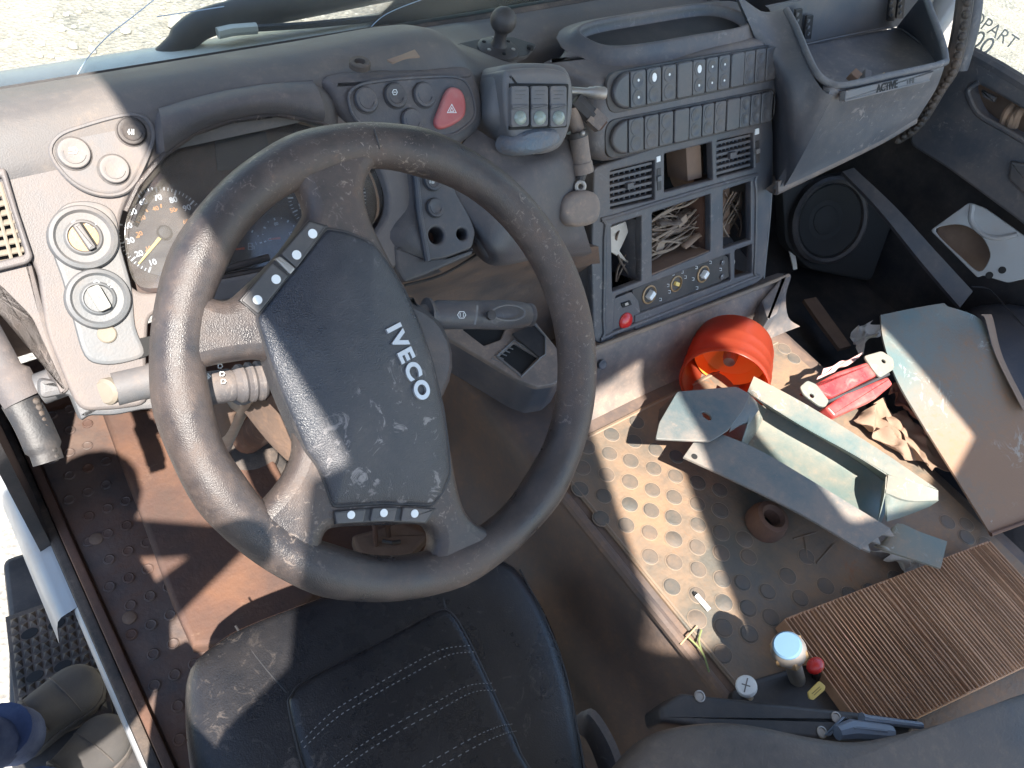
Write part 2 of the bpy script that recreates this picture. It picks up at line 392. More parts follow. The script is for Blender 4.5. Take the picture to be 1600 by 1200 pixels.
def gravel():
    mt = bpy.data.materials.new('gravel'); mt.use_nodes = True; t = mt.node_tree; b = t.nodes['Principled BSDF']; N = t.nodes.new
    tc = N('ShaderNodeTexCoord'); v = N('ShaderNodeTexVoronoi'); v.inputs['Scale'].default_value = 48; lnk(t, tc.outputs['Object'], v.inputs['Vector'])
    n = N('ShaderNodeTexNoise'); n.inputs['Scale'].default_value = 3; n.inputs['Detail'].default_value = 10; n.inputs['Roughness'].default_value = .7; lnk(t, tc.outputs['Object'], n.inputs['Vector'])
    sp = N('ShaderNodeSeparateColor'); lnk(t, v.outputs['Color'], sp.inputs[0])
    cr = N('ShaderNodeValToRGB'); e = cr.color_ramp.elements; e[0].color = (.15, .14, .12, 1); e[1].color = (.55, .52, .45, 1); e.new(.55).color = (.25, .235, .2, 1); e.new(.85).color = (.31, .285, .24, 1)
    lnk(t, sp.outputs[0], cr.inputs[0])
    mx = N('ShaderNodeMix'); mx.data_type = 'RGBA'; mx.blend_type = 'MIX'
    r = N('ShaderNodeMapRange'); r.inputs[1].default_value = .4; r.inputs[2].default_value = .62; lnk(t, n.outputs[0], r.inputs[0]); lnk(t, r.outputs[0], mx.inputs[0])
    lnk(t, cr.outputs[0], mx.inputs[6]); mx.inputs[7].default_value = (.34, .30, .245, 1); lnk(t, mx.outputs[2], b.inputs['Base Color']); b.inputs['Roughness'].default_value = .9
    bp = N('ShaderNodeBump'); bp.inputs['Strength'].default_value = .7; bp.inputs['Distance'].default_value = .02; lnk(t, v.outputs['Distance'], bp.inputs['Height']); lnk(t, bp.outputs[0], b.inputs['Normal'])
    return mt
mt_gravel = gravel()

# ================================================================== the place round the cab
GZ = -2.15
g_ = mk('ground', ([(-60, -60, GZ), (60, -60, GZ), (60, 60, GZ), (-60, 60, GZ)], [(0, 1, 2, 3)]), mt_gravel, flip=False); g_['kind'] = 'structure'
# loose stones lying in front of the cab
st = []
for k in range(900):
    x = random.uniform(-2.2, 2.4); y = random.uniform(1.4, 6.5); r = random.uniform(.008, .03) * (1 + (random.random() > .95) * 1.2)
    st.append(ball((x, y, GZ + r * .3), r, 6, 4, (random.uniform(.7, 1.3), random.uniform(.7, 1.3), random.uniform(.4, .8))))
mt_stone = M('pale_stone', (.50, .47, .41), .9, (.3, .26, .21), .6, 3, bump=.2, bscale=80, c2=(.32, .3, .26), c2s=1.5)
o = mk('gravel_stones', st, mt_stone, smooth=25, kind='stuff'); tag(o, 'loose pale stones strewn over the gravel outside the windscreen', 'stones')

# ------------------------------------------------------------------ floor of the driver's footwell
fl = mk('floor', thick(grid([[Vector((x, y, FZ)) for x in (-.29, 0, .45)] for y in (-.9, -.3, .3, .95)], 3, 3), (0, 0, -.02)), mt_rust); fl['kind'] = 'structure'
# rubber strip with ring studs beside the sill
fm = mk('rubber_strip', plate([Vector(p) for p in [(-.286, -.6), (-.165, -.6), (-.150, .1), (-.145, .78), (-.286, .8)]], Fr((0, 0, FZ), (0, 0, 1)), .002, .010, .003), mt_matl, fl)
rg = None
for i in range(16):
    for j in range(4):
        x = -.268 + .034 * j + (.018 if i % 2 else 0); y = .78 - .052 * i
        if x > -.168: continue
        r_ = .0105
        v = lathe((x, y, FZ + .010), (0, 0, 1), [(r_, -.002), (r_, .0022), (r_ * .8, .0034), (r_ * .66, .002), (0.0004, .0014)], 12)
        mk('ring_stud', v, mt_matl if (i * 3 + j) % 5 else mt_rust, fm)
for (x, y) in ((150, 842), (202, 965)):
    a, b = FF.at(x, y, .012); p = FF.P(a, b, .012)
    mk('rivet_cap', lathe(p, (0, 0, 1), [(.012, -.004), (.012, .001), (.009, .0025), (.0004, .003)], 16), mt_soil, fm)
# raised brown toe panel with a folded edge
P = [FF.at(x, y, .04) for x, y in [(158, 640), (262, 640), (420, 700), (520, 900), (420, 1000), (300, 1010), (268, 940), (225, 820), (185, 715)]]
mk('toe_panel', plate(P, FF, .0, .042, .010, 3), mt_rust, fl)
# pedal rods and plate behind the wheel
pd = thing('brake_pedal', 'dusty steel brake pedal with two thin rods, below the wheel hub', 'pedal', (.16, .45, -.8))
c0 = FF.pp(590, 868, .05)
mk('pedal_pad', plate(rnd([FF.at(x, y, .05) for x, y in [(548, 840), (625, 820), (672, 838), (640, 872), (600, 880), (560, 868)]], .01), FF, .03, .06, .006), mt_soil, pd)
for (x0, y0, x1, y1) in ((585, 800, 587, 852), (604, 800, 607, 838)):
    mk('rod', tube([FF.pp(x0, y0, .14), FF.pp(x1, y1, .06)], .005, 8), mt_rust, pd)
mk('return_spring', tube([FF.pp(598, 845, .07), FF.pp(612, 848, .075), FF.pp(625, 846, .07)], .004, 8), mt_dark, pd)
# front wall of the footwell
rows = [[Vector((x, y, z)) for x in (-.62, 0, .42, 1.05)] for y, z in ((.98, FZ - .01), (.95, -.7), (.80, -.45), (.62, -.2), (.5, -.06))]
fw = mk('front_wall', thick(grid(rows, 3, 3), (0, .02, -.01)), mt_soil); fw['kind'] = 'structure'

# ------------------------------------------------------------------ engine tunnel
prof = [(.478, TZ - .002), (.425, TZ - .002), (.405, TZ - .008), (.392, TZ - .03), (.38, TZ - .10), (.365, TZ - .17), (.33, TZ - .23), (.315, TZ - .275), (.285, FZ + .005)]
tun = thing('engine_tunnel', 'big engine cover hump with studded grey mat right of the driver seat', 'engine cover', (.7, -.2, FZ))
ys = [-.85, -.5, -.2, .02, .12, .3, .5]
rows = [[Vector((x + (0.0 if y < .02 else (y - .02) * .0), y, z)) for x, z in prof] for y in ys]
mk('side_wall', grid(rows, 4, 4), mt_tside, tun, 60)
rows = [[Vector((x, y, z)) for x, z in ((.45, TZ - .004), (.8, TZ - .004), (1.05, TZ - .004), (1.11, TZ - .015), (1.13, TZ - .05), (1.15, -.76))] for y in (-.85, -.4, .0, .25, .5)]
mk('cover', grid(rows, 4, 3), mt_tside, tun, 60)
# bead along the left edge of the mat
mk('edge_bead', tube([(.402, y, TZ - .004) for y in (-.85, -.5, -.2, .0, .06)], .011, 10), mt_tside, tun)
matP = [(.424, -.84), (1.06, -.84), (1.075, -.3), (1.06, .055), (.49, .062), (.424, .03)]
G0 = Fr((0, 0, 0), (0, 0, 1))
mat_o = mk('mat', plate(rnd(matP, .03), G0, TZ - .002, TZ + .003, .002), mt_tun, tun)
mk('mat_edge', tube([(p[0], p[1], TZ + .003) for p in [(.43, -.84), (.43, .025), (.455, .048), (.49, .056), (.8, .052), (1.05, .048)]], .0022, 6), mt_ring, mat_o)
# studs: grid found from the photograph's rows
def stud(x, y, r=.0135):
    r *= random.uniform(.95, 1.04); hq = random.uniform(.35, 1.0); x += random.uniform(-.001, .001); y += random.uniform(-.001, .001)
    s = mk('stud', lathe((x, y, TZ + .003), (0, 0, 1), [(r * 1.12, -.001), (r * 1.12, .0006), (r * 1.0, .0008), (r * .94, .0008 + .0014 * hq), (.0004, .0008 + .0017 * hq)], 16), mt_stud, mat_o)
    mk('stud_ring', lathe((x, y, TZ + .003), (0, 0, 1), [(r * 1.2, -.0005), (r * 1.18, .0008), (r * 1.12, .0011), (r * 1.08, .0002)], 16, cap0=False, cap1=False), mt_ring, s)
# anchor points measured on the mat (pixels), two lattice directions
A0 = Vector(TF.at(865, 820)); A0 = Vector(TF.at(917, 697))
q0 = Vector(TF.at(917, 697)); q1 = Vector(TF.at(909, 730)); q2 = Vector(TF.at(956, 678))
ns = 0
for (px, py) in [(917, 698), (956, 679), (994, 659), (909, 730), (952, 709), (990, 689), (906, 764), (948, 741), (986, 720), (1024, 702), (902, 799), (944, 775), (984, 753), (1021, 733), (1057, 713), (940, 810), (983, 788), (1019, 765), (1055, 744), (936, 846), (978, 821), (1017, 798), (1054, 777), (1090, 755), (977, 857), (1015, 832), (1052, 809), (1090, 788), (1125, 765), (971, 897), (1015, 869), (1053, 843), (1090, 820), (1126, 798), (1014, 906), (1052, 878), (1090, 855), (1126, 832), (1163, 843), (1010, 945), (1050, 917), (1091, 890), (1127, 864), (1048, 956), (1090, 930), (1128, 906), (1047, 997), (1089, 968), (1130, 942), (1168, 950), (1088, 1008), (1130, 980), (1170, 990), (1087, 1052), (1128, 1022), (1127, 1065), (1160, 910), (1200, 925), (1205, 965), (1170, 870), (1230, 900), (1260, 870), (1250, 935), (1290, 915), (1480, 815), (1510, 840), (1440, 870), (1475, 905), (1510, 820), (1540, 850), (1400, 905), (1360, 925), (1328, 930), (1225, 545), (1244, 540), (1262, 536), (1280, 530), (1240, 560), (1270, 553), (1300, 540)]:
    a, b = TF.at(px, py, .003); p = TF.P(a, b)
    if .43 < p.x < 1.06 and p.y < .05: stud(p.x, p.y)
# cast-in arrow plate on the mat
mk('arrow_rib', [tube([TF.pp(x, y, .004) for x, y in L], .0014, 6) for L in ([(1256, 838), (1262, 872), (1272, 880)], [(1303, 850), (1276, 880)], [(1240, 842), (1275, 832)])], mt_tun, mat_o)
# rubber grommet with its hole
gp = TF.pp(1199, 812, .02)
gr_ = thing('rubber_grommet', 'rusty brown rubber grommet ring standing on the tunnel mat', 'grommet', (gp.x, gp.y, TZ))
mk('ring', lathe((gp.x, gp.y, TZ), (.1, -.1, 1), [(.036, .002), (.036, .018), (.030, .034), (.022, .036), (.016, .030), (.014, .008)], 28, cap0=False, cap1=False), mt_rust, gr_)
mk('well', lathe((gp.x, gp.y, TZ), (.1, -.1, 1), [(.015, .006), (.0004, .006)], 20), mt_black, gr_)

# ------------------------------------------------------------------ sill, step and body at the left
cab = thing('truck_cab', 'white painted cab body with door sill, cowl, pillars and roof', 'cab', (.6, 0, FZ - .1))
def strip(name, x0, x1, z, y0, y1, th, mat, bev=.004):
    return mk(name, plate([(x0, y0), (x1, y0), (x1, y1), (x0, y1)], G0, z - th, z, bev), mat, cab)
strip('sill_flange', -.306, -.290, FZ + .022, -.9, 1.0, .09, mt_rust)
strip('sill_rail', -.325, -.307, FZ + .012, -.9, 1.0, .09, mt_rubber)
rows = [[Vector((x, y, z)) for x, z in ((-.326, FZ + .0), (-.338, FZ - .004), (-.363, FZ - .02), (-.378, FZ - .10))] for y in (.36, .6, .9, 1.1)]
mk('sill_paint', grid(rows, 3, 3), mt_bodyw, cab)
rows = [[Vector((x, y, z)) for x, z in ((-.326, FZ + .0), (-.330, FZ - .004), (-.334, FZ - .02), (-.337, FZ - .10))] for y in (-.9, -.3, .1, .36)]
mk('sill_edge', grid(rows, 3, 3), mt_bodyw, cab)
rows = [[Vector((x_, y, z)) for x_, y in ((-.345, 1.05), (-.325, .8), (-.318, .60), (-.325, .50))] for z in (FZ - .05, -.6, -.35, -.12)]
mk('kick_panel', thick(grid(rows, 3, 3), (-.02, 0, 0)), mt_dark, cab)
# cowl outside under the windscreen
rows = [[Vector((x, y, z)) for x in (-.6, -.2, .2, .6, 1.0, 1.4, 1.8)] for y, z in ((.58, -.034), (.60, -.031), (.63, -.035), (.655, -.046), (.69, -.09), (.80, -.25), (1.12, -.95))]
mk('cowl', thick(grid(rows, 3, 3), (0, .006, -.006)), mt_cream, cab)
# roof with two added openings shaped to cast the sun patches, front pillars
RZ = 1.10
roofP = rnd([(-.381, -1.75), (1.72, -1.75), (1.72, .50), (-.381, .50)], .004)
SUN_GAPS = [[(.24, -.77), (.10, -.79), (-.105, -1.27), (.035, -1.30), (.18, -.975)], [(.36, -.79), (.74, -.80), (.72, -1.24), (.56, -1.30), (.30, -1.22)]]
plate_h('roof', [roofP] + [rnd(h_, .015) for h_ in SUN_GAPS], G0, RZ, RZ + .03, .004, mt_roof, cab)
mk('left_side_wall', plate(rnd([(-1.75, FZ - .1), (-.14, FZ - .1), (-.17, -.2), (-.42, -.02), (-.47, .15), (-.66, .55), (-.72, 1.128), (-1.75, 1.128)], .01), Fr((-.425, 0, 0), (1, 0, 0), (0, 1, 0)), 0, .044, .002), mt_roof, cab)  # unseen wall; lower front edge drawn forward to shade the floor
mk('left_pillar', tube([(-.42, .60, -.1), (-.40, .55, .5), (-.385, .50, 1.1)], .045, 12, flat=.7), mt_bodyw, cab)
mk('right_pillar', tube([(1.70, .58, -.1), (1.70, .54, .5), (1.70, .50, 1.1)], .045, 12, flat=.7), mt_bodyw, cab)

# windscreen with cracks
ws = thing('windscreen', 'cracked tinted windscreen with a dark rubber seal above the dashboard', 'windscreen', (.6, .57, -.03))
WSF = Fr((.6, .572, -.03), (0, -1, -.06))
def wy(z): return .572 - (z + .03) * .06
mk('pane', thick(grid([[Vector((x, wy(z) , z)) for x in (-.40, .3, 1.0, 1.68)] for z in (-.03, .3, .7, 1.08)], 2, 2), (0, .005, 0)), mt_glass, ws, kind=None)
mk('seal', tube([(x, .562, -.028) for x in (-.45, -.1, .3, .7, 1.1, 1.7)], .011, 8, flat=1.0), mt_rubber, ws)
mk('frit_band', thick(grid([[Vector((x, wy(z) - .003, z)) for x in (-.40, .3, 1.0, 1.68)] for z in (-.026, -.014)], 2, 2), (0, -.001, 0)), M('frit', (.05, .07, .065), .4, DUST, .3, 8, up=.2, bump=.05), ws)
def wpx(px, py):
    return U(px, py, (Vector((.6, .566, -.03)), Vector((0, -1, -.06))))
mt_crack = M('crack_glint', (.42, .52, .62), .2, None, bump=0)
for L in ([(112, 132), (136, 92), (170, 55), (205, 28), (245, -4)], [(568, 56), (592, 30), (620, 14), (668, -4)], [(245, 26), (300, 18), (350, 10)]):
    mk('crack', tube(cr_open([wpx(*p) for p in L], 4), .0006, 5), mt_crack, ws)

# wiper outside
wi = thing('windscreen_wiper', 'black wiper arm and blade lying outside the windscreen', 'wiper', (0, .62, -.02))
def opx(px, py, y): return U(px, py, PY(y))
mk('arm', tube(cr_open([opx(225, 118, .63), opx(262, 85, .63), opx(300, 48, .635), (opx(330, 33, .64)), opx(372, 22, .645), opx(480, 2, .65), opx(620, -25, .65)], 5), [.015] * 8 + [.019] * 12 + [.022] * 11, 12), mt_dark, wi)
mk('blade', tube([opx(362, 46, .61), opx(470, 40, .61), opx(600, 28, .61), opx(740, 13, .61), opx(872, 4, .61)], .005, 8), mt_dark, wi)
mk('blade_holder', tube([opx(340, 52, .612), opx(362, 47, .612), opx(400, 44, .612)], .008, 8), mt_cream, wi)

# ------------------------------------------------------------------ step with tread pad
sp = thing('cab_step', 'black cab entry step with a studded tread pad below the door', 'step', (-.5, .3, -1.2))
SZ = -1.12
SFr = Fr((-.5, .3, SZ), (0, 0, 1))
padP = [SFr.at(x, y) for x, y in [(14, 968), (40, 950), (120, 915), (150, 960), (175, 1040), (130, 1120), (10, 1150), (10, 1040)]]
mk('body', plate(rnd([SFr.at(x, y) for x, y in [(0, 870), (100, 840), (260, 1160), (240, 1330), (20, 1330), (10, 1100), (10, 960)]], .02), SFr, -.12, -.008, .012), mt_dark, sp)
S0 = Vector(SFr.at(14, 968)); SU = Vector(SFr.at(118, 932)) - S0; SV = Vector(SFr.at(28, 1090)) - S0
base_ = mk('tread_pad', plate([S0 - SU * .05 - SV * .05, S0 + SU * 1.25 - SV * .05, S0 + SU * 1.25 + SV * 1.6, S0 - SU * .05 + SV * 1.6], SFr, -.010, .001, .002), mt_rubber, sp)
for i in range(14):
    for j in range(9):
        u_ = (j + .5) / 9 * 1.2; v_ = (i + .5) / 14 * 1.55
        if (j in (1, 2) and i in (2, 7, 12)) or (j in (4, 5) and i in (2, 7, 12)): continue
        c = S0 + SU * u_ + SV * v_; du = SU * .055; dv = SV * .046
        q = [SFr.P(*(c + du * a + dv * b), 0.001) for a, b in ((-1, -1), (1, -1), (1, 1), (-1, 1))] + [SFr.P(*c, .010)]
        mk('tread_pyramid', (q, [(0, 1, 4), (1, 2, 4), (2, 3, 4), (3, 0, 4), (3, 2, 1, 0)]), mt_rubber, base_, smooth=20)
for j in (2, 5):
    for i in (2, 7, 12):
        c = S0 + SU * (j / 9 * 1.2) + SV * ((i + .5) / 14 * 1.55)
        mk('drain_hole', plate(circ(c, .016, 18, .010), SFr, .0005, .0022, .0004), mt_black, base_)

# ================================================================== dashboard
da = thing('dashboard', 'dusty dark grey driver dashboard with instruments, buttons and knobs behind the wheel', 'dashboard', (.1, .4, -.2))
def dz(x):                                           # crest height falls away right of the button block
    t = min(1, max(0, (x - .33) / .06)); return t * t * (3 - 2 * t)
xs = [-.44, -.3, -.15, 0, .15, .3, .36, .46, .53, .8, 1.03]
rows = []
for x in xs:
    k = dz(x); L = lambda a, b: a + (b - a) * k
    pr = [(.562, -.022), (.53, L(.0, -.012)), (.46, L(.052, -.002)), (.40, L(.080, .008)), (.37, L(.084, .010)), (.35, L(.076, .008)), (.33, L(.056, .0)), (.32, L(.04, -.03))]
    q = min(1, max(0, (x - .47) / .05)); p2 = [(.562, -.022), (.54, -.020), (.52, -.022), (.50, -.026), (.49, -.03), (.48, -.035), (.47, -.045), (.46, -.07)]
    rows.append([Vector((x, a[0] + (b[0] - a[0]) * q, a[1] + (b[1] - a[1]) * q)) for a, b in zip(pr, p2)])
mk('top', grid(rows, 5, 4), mt_dtop, da, 60)
mk('top_groove', tube([(x, .492, .0315) for x in (-.44, -.2, 0, .2, .31)], .0035, 6), mt_dark, da)
# fascia with the opening for the instruments
hole = cr_closed(DF.line([(190, 410), (188, 345), (212, 288), (252, 240), (300, 206), (360, 186), (430, 176), (500, 188), (560, 222), (598, 275), (604, 335), (560, 385), (450, 415), (330, 440), (245, 458), (208, 450)]), 4)
out = rnd(DF.line([(-90, 225), (20, 190), (245, 152), (490, 120), (560, 150), (640, 235), (655, 330), (650, 405), (560, 440), (330, 475), (232, 490), (228, 572), (232, 632), (180, 640), (128, 642), (112, 618), (72, 520), (58, 420), (30, 380), (0, 300), (-90, 330)]), .012)
plate_h('fascia', [out, hole], DF, -.03, .002, .004, mt_dashl, da)
# the lower-left edge that wraps to the door
mk('left_edge', plate(rnd(DF.line([(-60, 430), (50, 405), (75, 500), (112, 610), (95, 620), (40, 500), (-10, 450)]), .006), DF, -.06, .0, .006), mt_dashl, da)
mk('lower_flange', plate(rnd(DF.line([(60, 590), (112, 600), (130, 600), (228, 575), (300, 560), (290, 640), (228, 640), (180, 650), (140, 650), (128, 660), (110, 615), (62, 625)]), .008), DF, -.035, -.004, .005), mt_panel, da)
# brow over the instruments
rows = [[DF.pp(x, y, h) for x, y in L] for L, h in (([(246, 168), (300, 152), (360, 138), (430, 128), (488, 124)], -.006), ([(248, 172), (302, 156), (362, 142), (432, 132), (492, 130)], .020), ([(252, 190), (304, 172), (362, 156), (432, 146), (502, 150)], .036), ([(256, 222), (304, 194), (360, 174), (432, 164), (508, 176)], .034), ([(258, 240), (304, 208), (358, 188), (432, 178), (506, 190)], .018), ([(262, 244), (306, 212), (360, 192), (432, 182), (503, 194)], -.01))]
mk('brow', grid(rows, 6, 4), mt_dash, da, 60)
mk('brow_end', [thick(grid([[DF.pp(246, 168, -.006), DF.pp(252, 190, .034), DF.pp(258, 240, .016)], [DF.pp(236, 172, -.02), DF.pp(238, 205, -.004), DF.pp(238, 240, -.004)]], 4, 4), (0, .004, -.004))], mt_dash, da, 60)
mk('brow_end', [thick(grid([[DF.pp(490, 126, -.006), DF.pp(503, 152, .034), DF.pp(506, 190, .016)], [DF.pp(510, 128, -.01), DF.pp(524, 160, .004), DF.pp(530, 200, .0)]], 4, 4), (0, .004, -.004))], mt_dash, da, 60)
mk('brow_edge', tube([DF.pp(x, y, .016) for x, y in [(196, 330), (215, 290), (255, 243), (302, 209), (358, 189), (432, 179), (502, 191), (555, 222)]], .003, 6), mt_rim, da)

# instruments
cl = mk('instrument_panel', plate(hole, DF, -.055, -.032, .002), mt_cluster, da)
def dial(cx, cy, rpx, h, a0, a1, n, nmaj, labels, mat=mt_white, lab_r=.76, size=.0075, inner=None):
    """a0..a1 clockwise degrees from 12 o'clock"""
    sc_ = DF.m(cx, cy); c = Vector(DF.at(cx, cy, h)); r = rpx * sc_; L = []
    for k in range(n + 1):
        a = R(a0 + (a1 - a0) * k / n); d = Vector((math.sin(a), math.cos(a))); big = k % nmaj == 0
        p = c + d * r; q = c + d * r * (.87 if big else .93); nn = Vector((-d.y, d.x)) * (.0008 if big else .0004)
        L.append(plate([p - nn, p + nn, q + nn, q - nn], DF, h - .0004, h + .0003, .00005, 1))
    mk('scale', L, mat, cl)
    for k, s in enumerate(labels):
        a = R(a0 + (a1 - a0) * k / (len(labels) - 1)); d = Vector((math.sin(a), math.cos(a))); p = c + d * r * lab_r
        me_text(s, p, h, size, mat)
    return c, r
def me_text(s, p, h, size, mat):
    cu = bpy.data.curves.new('t', 'FONT'); cu.body = s; cu.size = size; cu.align_x = 'CENTER'; cu.align_y = 'CENTER'; cu.extrude = .0002; cu.offset = size * .02
    o = bpy.data.objects.new('t', cu); col.objects.link(o)
    me = bpy.data.meshes.new_from_object(o.evaluated_get(bpy.context.evaluated_depsgraph_get()))
    bpy.data.objects.remove(o); bpy.data.curves.remove(cu)
    Mx = Matrix((DF.u, DF.v, DF.n)).transposed().to_4x4(); Mx.translation = DF.P(p[0], p[1], h); me.transform(Mx)
    return finish('digits', me, mat, cl)
HD = -.0305
def disc_(cx, cy, rpx, h, mat, name='dial_face'):
    s = DF.m(cx, cy); return mk(name, plate(circ(DF.at(cx, cy, h), rpx * s, 40), DF, h - .004, h, .0006), mat, cl)
mt_dial = M('dial_face', (.05, .047, .05), .6, (.24, .17, .125), .6, 6, bump=0)
disc_(257, 362, 72, HD - .0006, mt_dial)
c, r = dial(257, 362, 71, HD, -140, 110, 50, 5, ['10', '20', '30', '40', '50', '60', '70', '80', '90', '100', '110'], size=.0085)
dial(257, 362, 44, HD, -120, 80, 6, 1, ['10', '20', '30', '40', '50', '60'], mt_orange, lab_r=.86, size=.0065)
s_ = DF.m(257, 362)
p0 = Vector(DF.at(257, 363, HD + .003)); p1 = Vector(DF.at(217, 412, HD + .003)); d = (p1 - p0).normalized(); nn = Vector((-d.y, d.x))
mk('needle', plate([p0 - nn * .002, p1 - nn * .0009, p1 + nn * .0009, p0 + nn * .002], DF, HD + .001, HD + .003, .0004), mt_needle, cl)
mk('needle_hub', lathe(DF.P(p0.x, p0.y, HD), DF.n, [(.008, 0), (.008, .003), (.006, .005), (.0003, .0055)], 20), mt_dark, cl)
disc_(512, 305, 68, HD - .0006, mt_dial)
dial(512, 305, 66, HD, -140, 120, 52, 4, ['0', '5', '10', '15', '20', '25', '30'], size=.0085)
for (cx, cy, lab) in ((438, 368, ['40', '80', '120']), (382, 384, ['0', '1/2', '1'])):
    disc_(cx, cy, 30, HD - .0012, mt_dial)
    dial(cx, cy, 29, HD - .0003, -95, 95, 8, 2, lab, size=.005, lab_r=.66)
    a = Vector(DF.at(cx, cy + 4, HD + .002)); b = Vector(DF.at(cx - 18, cy + 6, HD + .002)); dd = (b - a).normalized(); n2 = Vector((-dd.y, dd.x)) * .0013
    mk('needle', plate([a - n2, b - n2 * .5, b + n2 * .5, a + n2], DF, HD + .001, HD + .003, .0003), mt_rneedle, cl)
mk('fuel_mark', strokes(DF, 392, 385, HD + .0004, [[(-4, 5), (-4, -5), (2, -5), (2, 5), (-4, 5)], [(-4, 0), (2, 0)], [(2, -2), (5, 0), (5, 4)]], .0007), mt_white, cl)
# display and lens
mk('display', plate(rnd(DF.line([(335, 215), (415, 205), (425, 255), (340, 268)], HD), .003), DF, HD - .002, HD + .001, .0006), M('lcd', (.05, .055, .06), .25, None, bump=0), cl)
mk('cover_lens', plate(cr_closed(DF.line([(198, 400), (196, 348), (218, 294), (256, 246), (302, 212), (360, 192), (430, 182), (498, 194), (555, 228), (592, 278), (596, 330), (552, 376), (450, 408), (330, 432), (248, 450), (212, 442)], -.012), 4), DF, -.014, -.012, .0004), mt_lens, cl)
mk('lower_rail', [tube([DF.pp(x, y, -.012) for x, y in L], .004, 8) for L in ([(335, 425), (420, 402)], [(320, 440), (400, 425), (470, 405)])], mt_rim, da)
mk('rail_screw', lathe(DF.pp(341, 409, -.012), DF.n, [(.005, -.004), (.005, .002), (.0003, .003)], 14), mt_steel, da)

# round push buttons
def button(F, cx, cy, rpx, mat=mt_grey, h=.0, sym=None, parent=None, ring=True, moon=True, tilt=-25):
    s = F.m(cx, cy); c = Vector(F.at(cx, cy, h)); r = rpx * s; p = F.P(c.x, c.y, h)
    b = mk('push_button', lathe(p, F.n, [(r * 1.0, -.004), (r * 1.0, .003), (r * .93, .0048), (r * .80, .0052), (r * .6, .0044), (.0003, .004)], 28), mat, parent or da)
    if ring: mk('gap_ring', lathe(p, F.n, [(r * 1.1, -.001), (r * 1.1, .0008), (r * 1.0, .0009)], 28, cap0=False, cap1=False), mt_dark, b)
    if moon:
        pts = []
        for k in range(13):
            a = R(180 + tilt + 180 * k / 12); pts.append(c + Vector((math.cos(a), math.sin(a))) * r * .66)
        mk('finger_ridge', tube([F.P(q.x, q.y, h + .0046) for q in pts], .0011, 6), mat, b)
    if sym: mk('symbol', strokes(F, cx, cy, h + .0052, sym, .0008), mt_white, b)
    return b
fog = [[(-7, -4), (-2, -4)], [(-7, 0), (-2, 0)], [(-7, 4), (-2, 4)], [(0, -5), (0, 5)], [(0, -5), (4, -4), (6, 0), (4, 4), (0, 5)]]
fog2 = [[(-3, -4), (-3, 4)], [(-5, 0), (-3, -4)], [(-5, 0), (-3, 4)], [(1, -4), (1, 4)], [(4, -4), (4, 4)], [(-3, 0), (1, 3)]]
ico = [[(-4, 0), (-2, -4), (2, -4), (4, 0), (2, 4), (-2, 4), (-4, 0)], [(-2, 0), (2, 0)]]
bp_ = mk('switch_panel', plate(cr_closed(DF.line([(80, 238), (92, 214), (130, 198), (195, 181), (226, 186), (238, 212), (226, 250), (203, 290), (176, 304), (138, 297), (104, 275)], .004), 4), DF, -.002, .006, .003), mt_panel, da)
button(DF, 115, 240, 24, mt_grey, .006, [[(x, y - 5) for x, y in l] for l in fog]); button(DF, 178, 265, 22, mt_grey, .006); button(DF, 205, 206, 21, mt_dark, .006, fog2)
mk('panel_bezel', tube(cr_closed([DF.pp(x, y, .006) for x, y in [(205, 292), (176, 305), (138, 299), (104, 277), (79, 240), (91, 213), (130, 197), (195, 180), (228, 185), (240, 212), (228, 250)]], 4), .0022, 6, closed=True), mt_panel, da)
kp = mk('knob_panel', plate(cr_closed(DF.line([(82, 345), (105, 318), (150, 316), (180, 336), (190, 390), (206, 450), (212, 510), (226, 552), (200, 566), (160, 570), (132, 556), (114, 500), (98, 440), (82, 392)], .003), 4), DF, -.002, .006, .004), mt_grey, da)
def knob(cx, cy, rpx, kind):
    s = DF.m(cx, cy); c = DF.at(cx, cy, .006); r = rpx * s; p = DF.P(c[0], c[1], .006)
    k = mk('rotary_knob', lathe(p, DF.n, [(r, -.004), (r, .004), (r * .95, .008), (r * .84, .0095), (r * .80, .0075), (r * .76, .0055), (r * .56, .005), (r * .5, .0085), (r * .46, .009), (r * .42, .006), (.0003, .006)], 44), mt_grey, da)
    if kind == 0:
        mk('key_face', lathe(p, DF.n, [(r * .42, .004), (r * .42, .0066), (.0003, .0068)], 28), mt_brass, k)
        G = orient(DF, R(102)); G = Fr(p, DF.n, G.u)
        mk('key_bar', plate(rect((0, 0), r * .86, r * .22, .002), G, .006, .016, .002), mt_grey, k)
        mk('key_slot', plate(rect((0, -r * .17), r * .8, r * .07, .0004), G, .0064, .0072, .0002), mt_black, k)
        mk('symbol', strokes(DF, cx, cy, .006 + .0064, [[(-18, -24), (-14, -27), (-10, -24), (-14, -20), (-18, -24)], [(4, -26), (12, -24)], [(4, -22), (10, -21)], [(14, -20), (22, -16)], [(20, -22), (15, -14)]], .0009), mt_white, k)
    else:
        G = orient(DF, R(98)); G = Fr(p, DF.n, G.u)
        mk('knob_handle', plate(rect((0, 0), r * .84, r * .40, .003), G, .005, .018, .003), M('knob_handle', (.42, .41, .37), .5, DUST, .4, 20, bump=.1), k)
        mk('symbol', strokes(DF, cx, cy, .006 + .0064, [[(-6, -26), (-2, -29), (2, -26), (-2, -22), (-6, -26)], [(16, -22), (22, -24), (24, -19), (18, -18), (16, -22)]], .0009), mt_white, k)
knob(130, 372, 50, 0); knob(153, 467, 47, 1)
p = DF.pp(167, 522, .006); r = 14 * DF.m(167, 522)
mk('blank_cap', lathe(p, DF.n, [(r, -.003), (r, .002), (r * .85, .0032), (.0003, .0028)], 24), mt_slat, da)
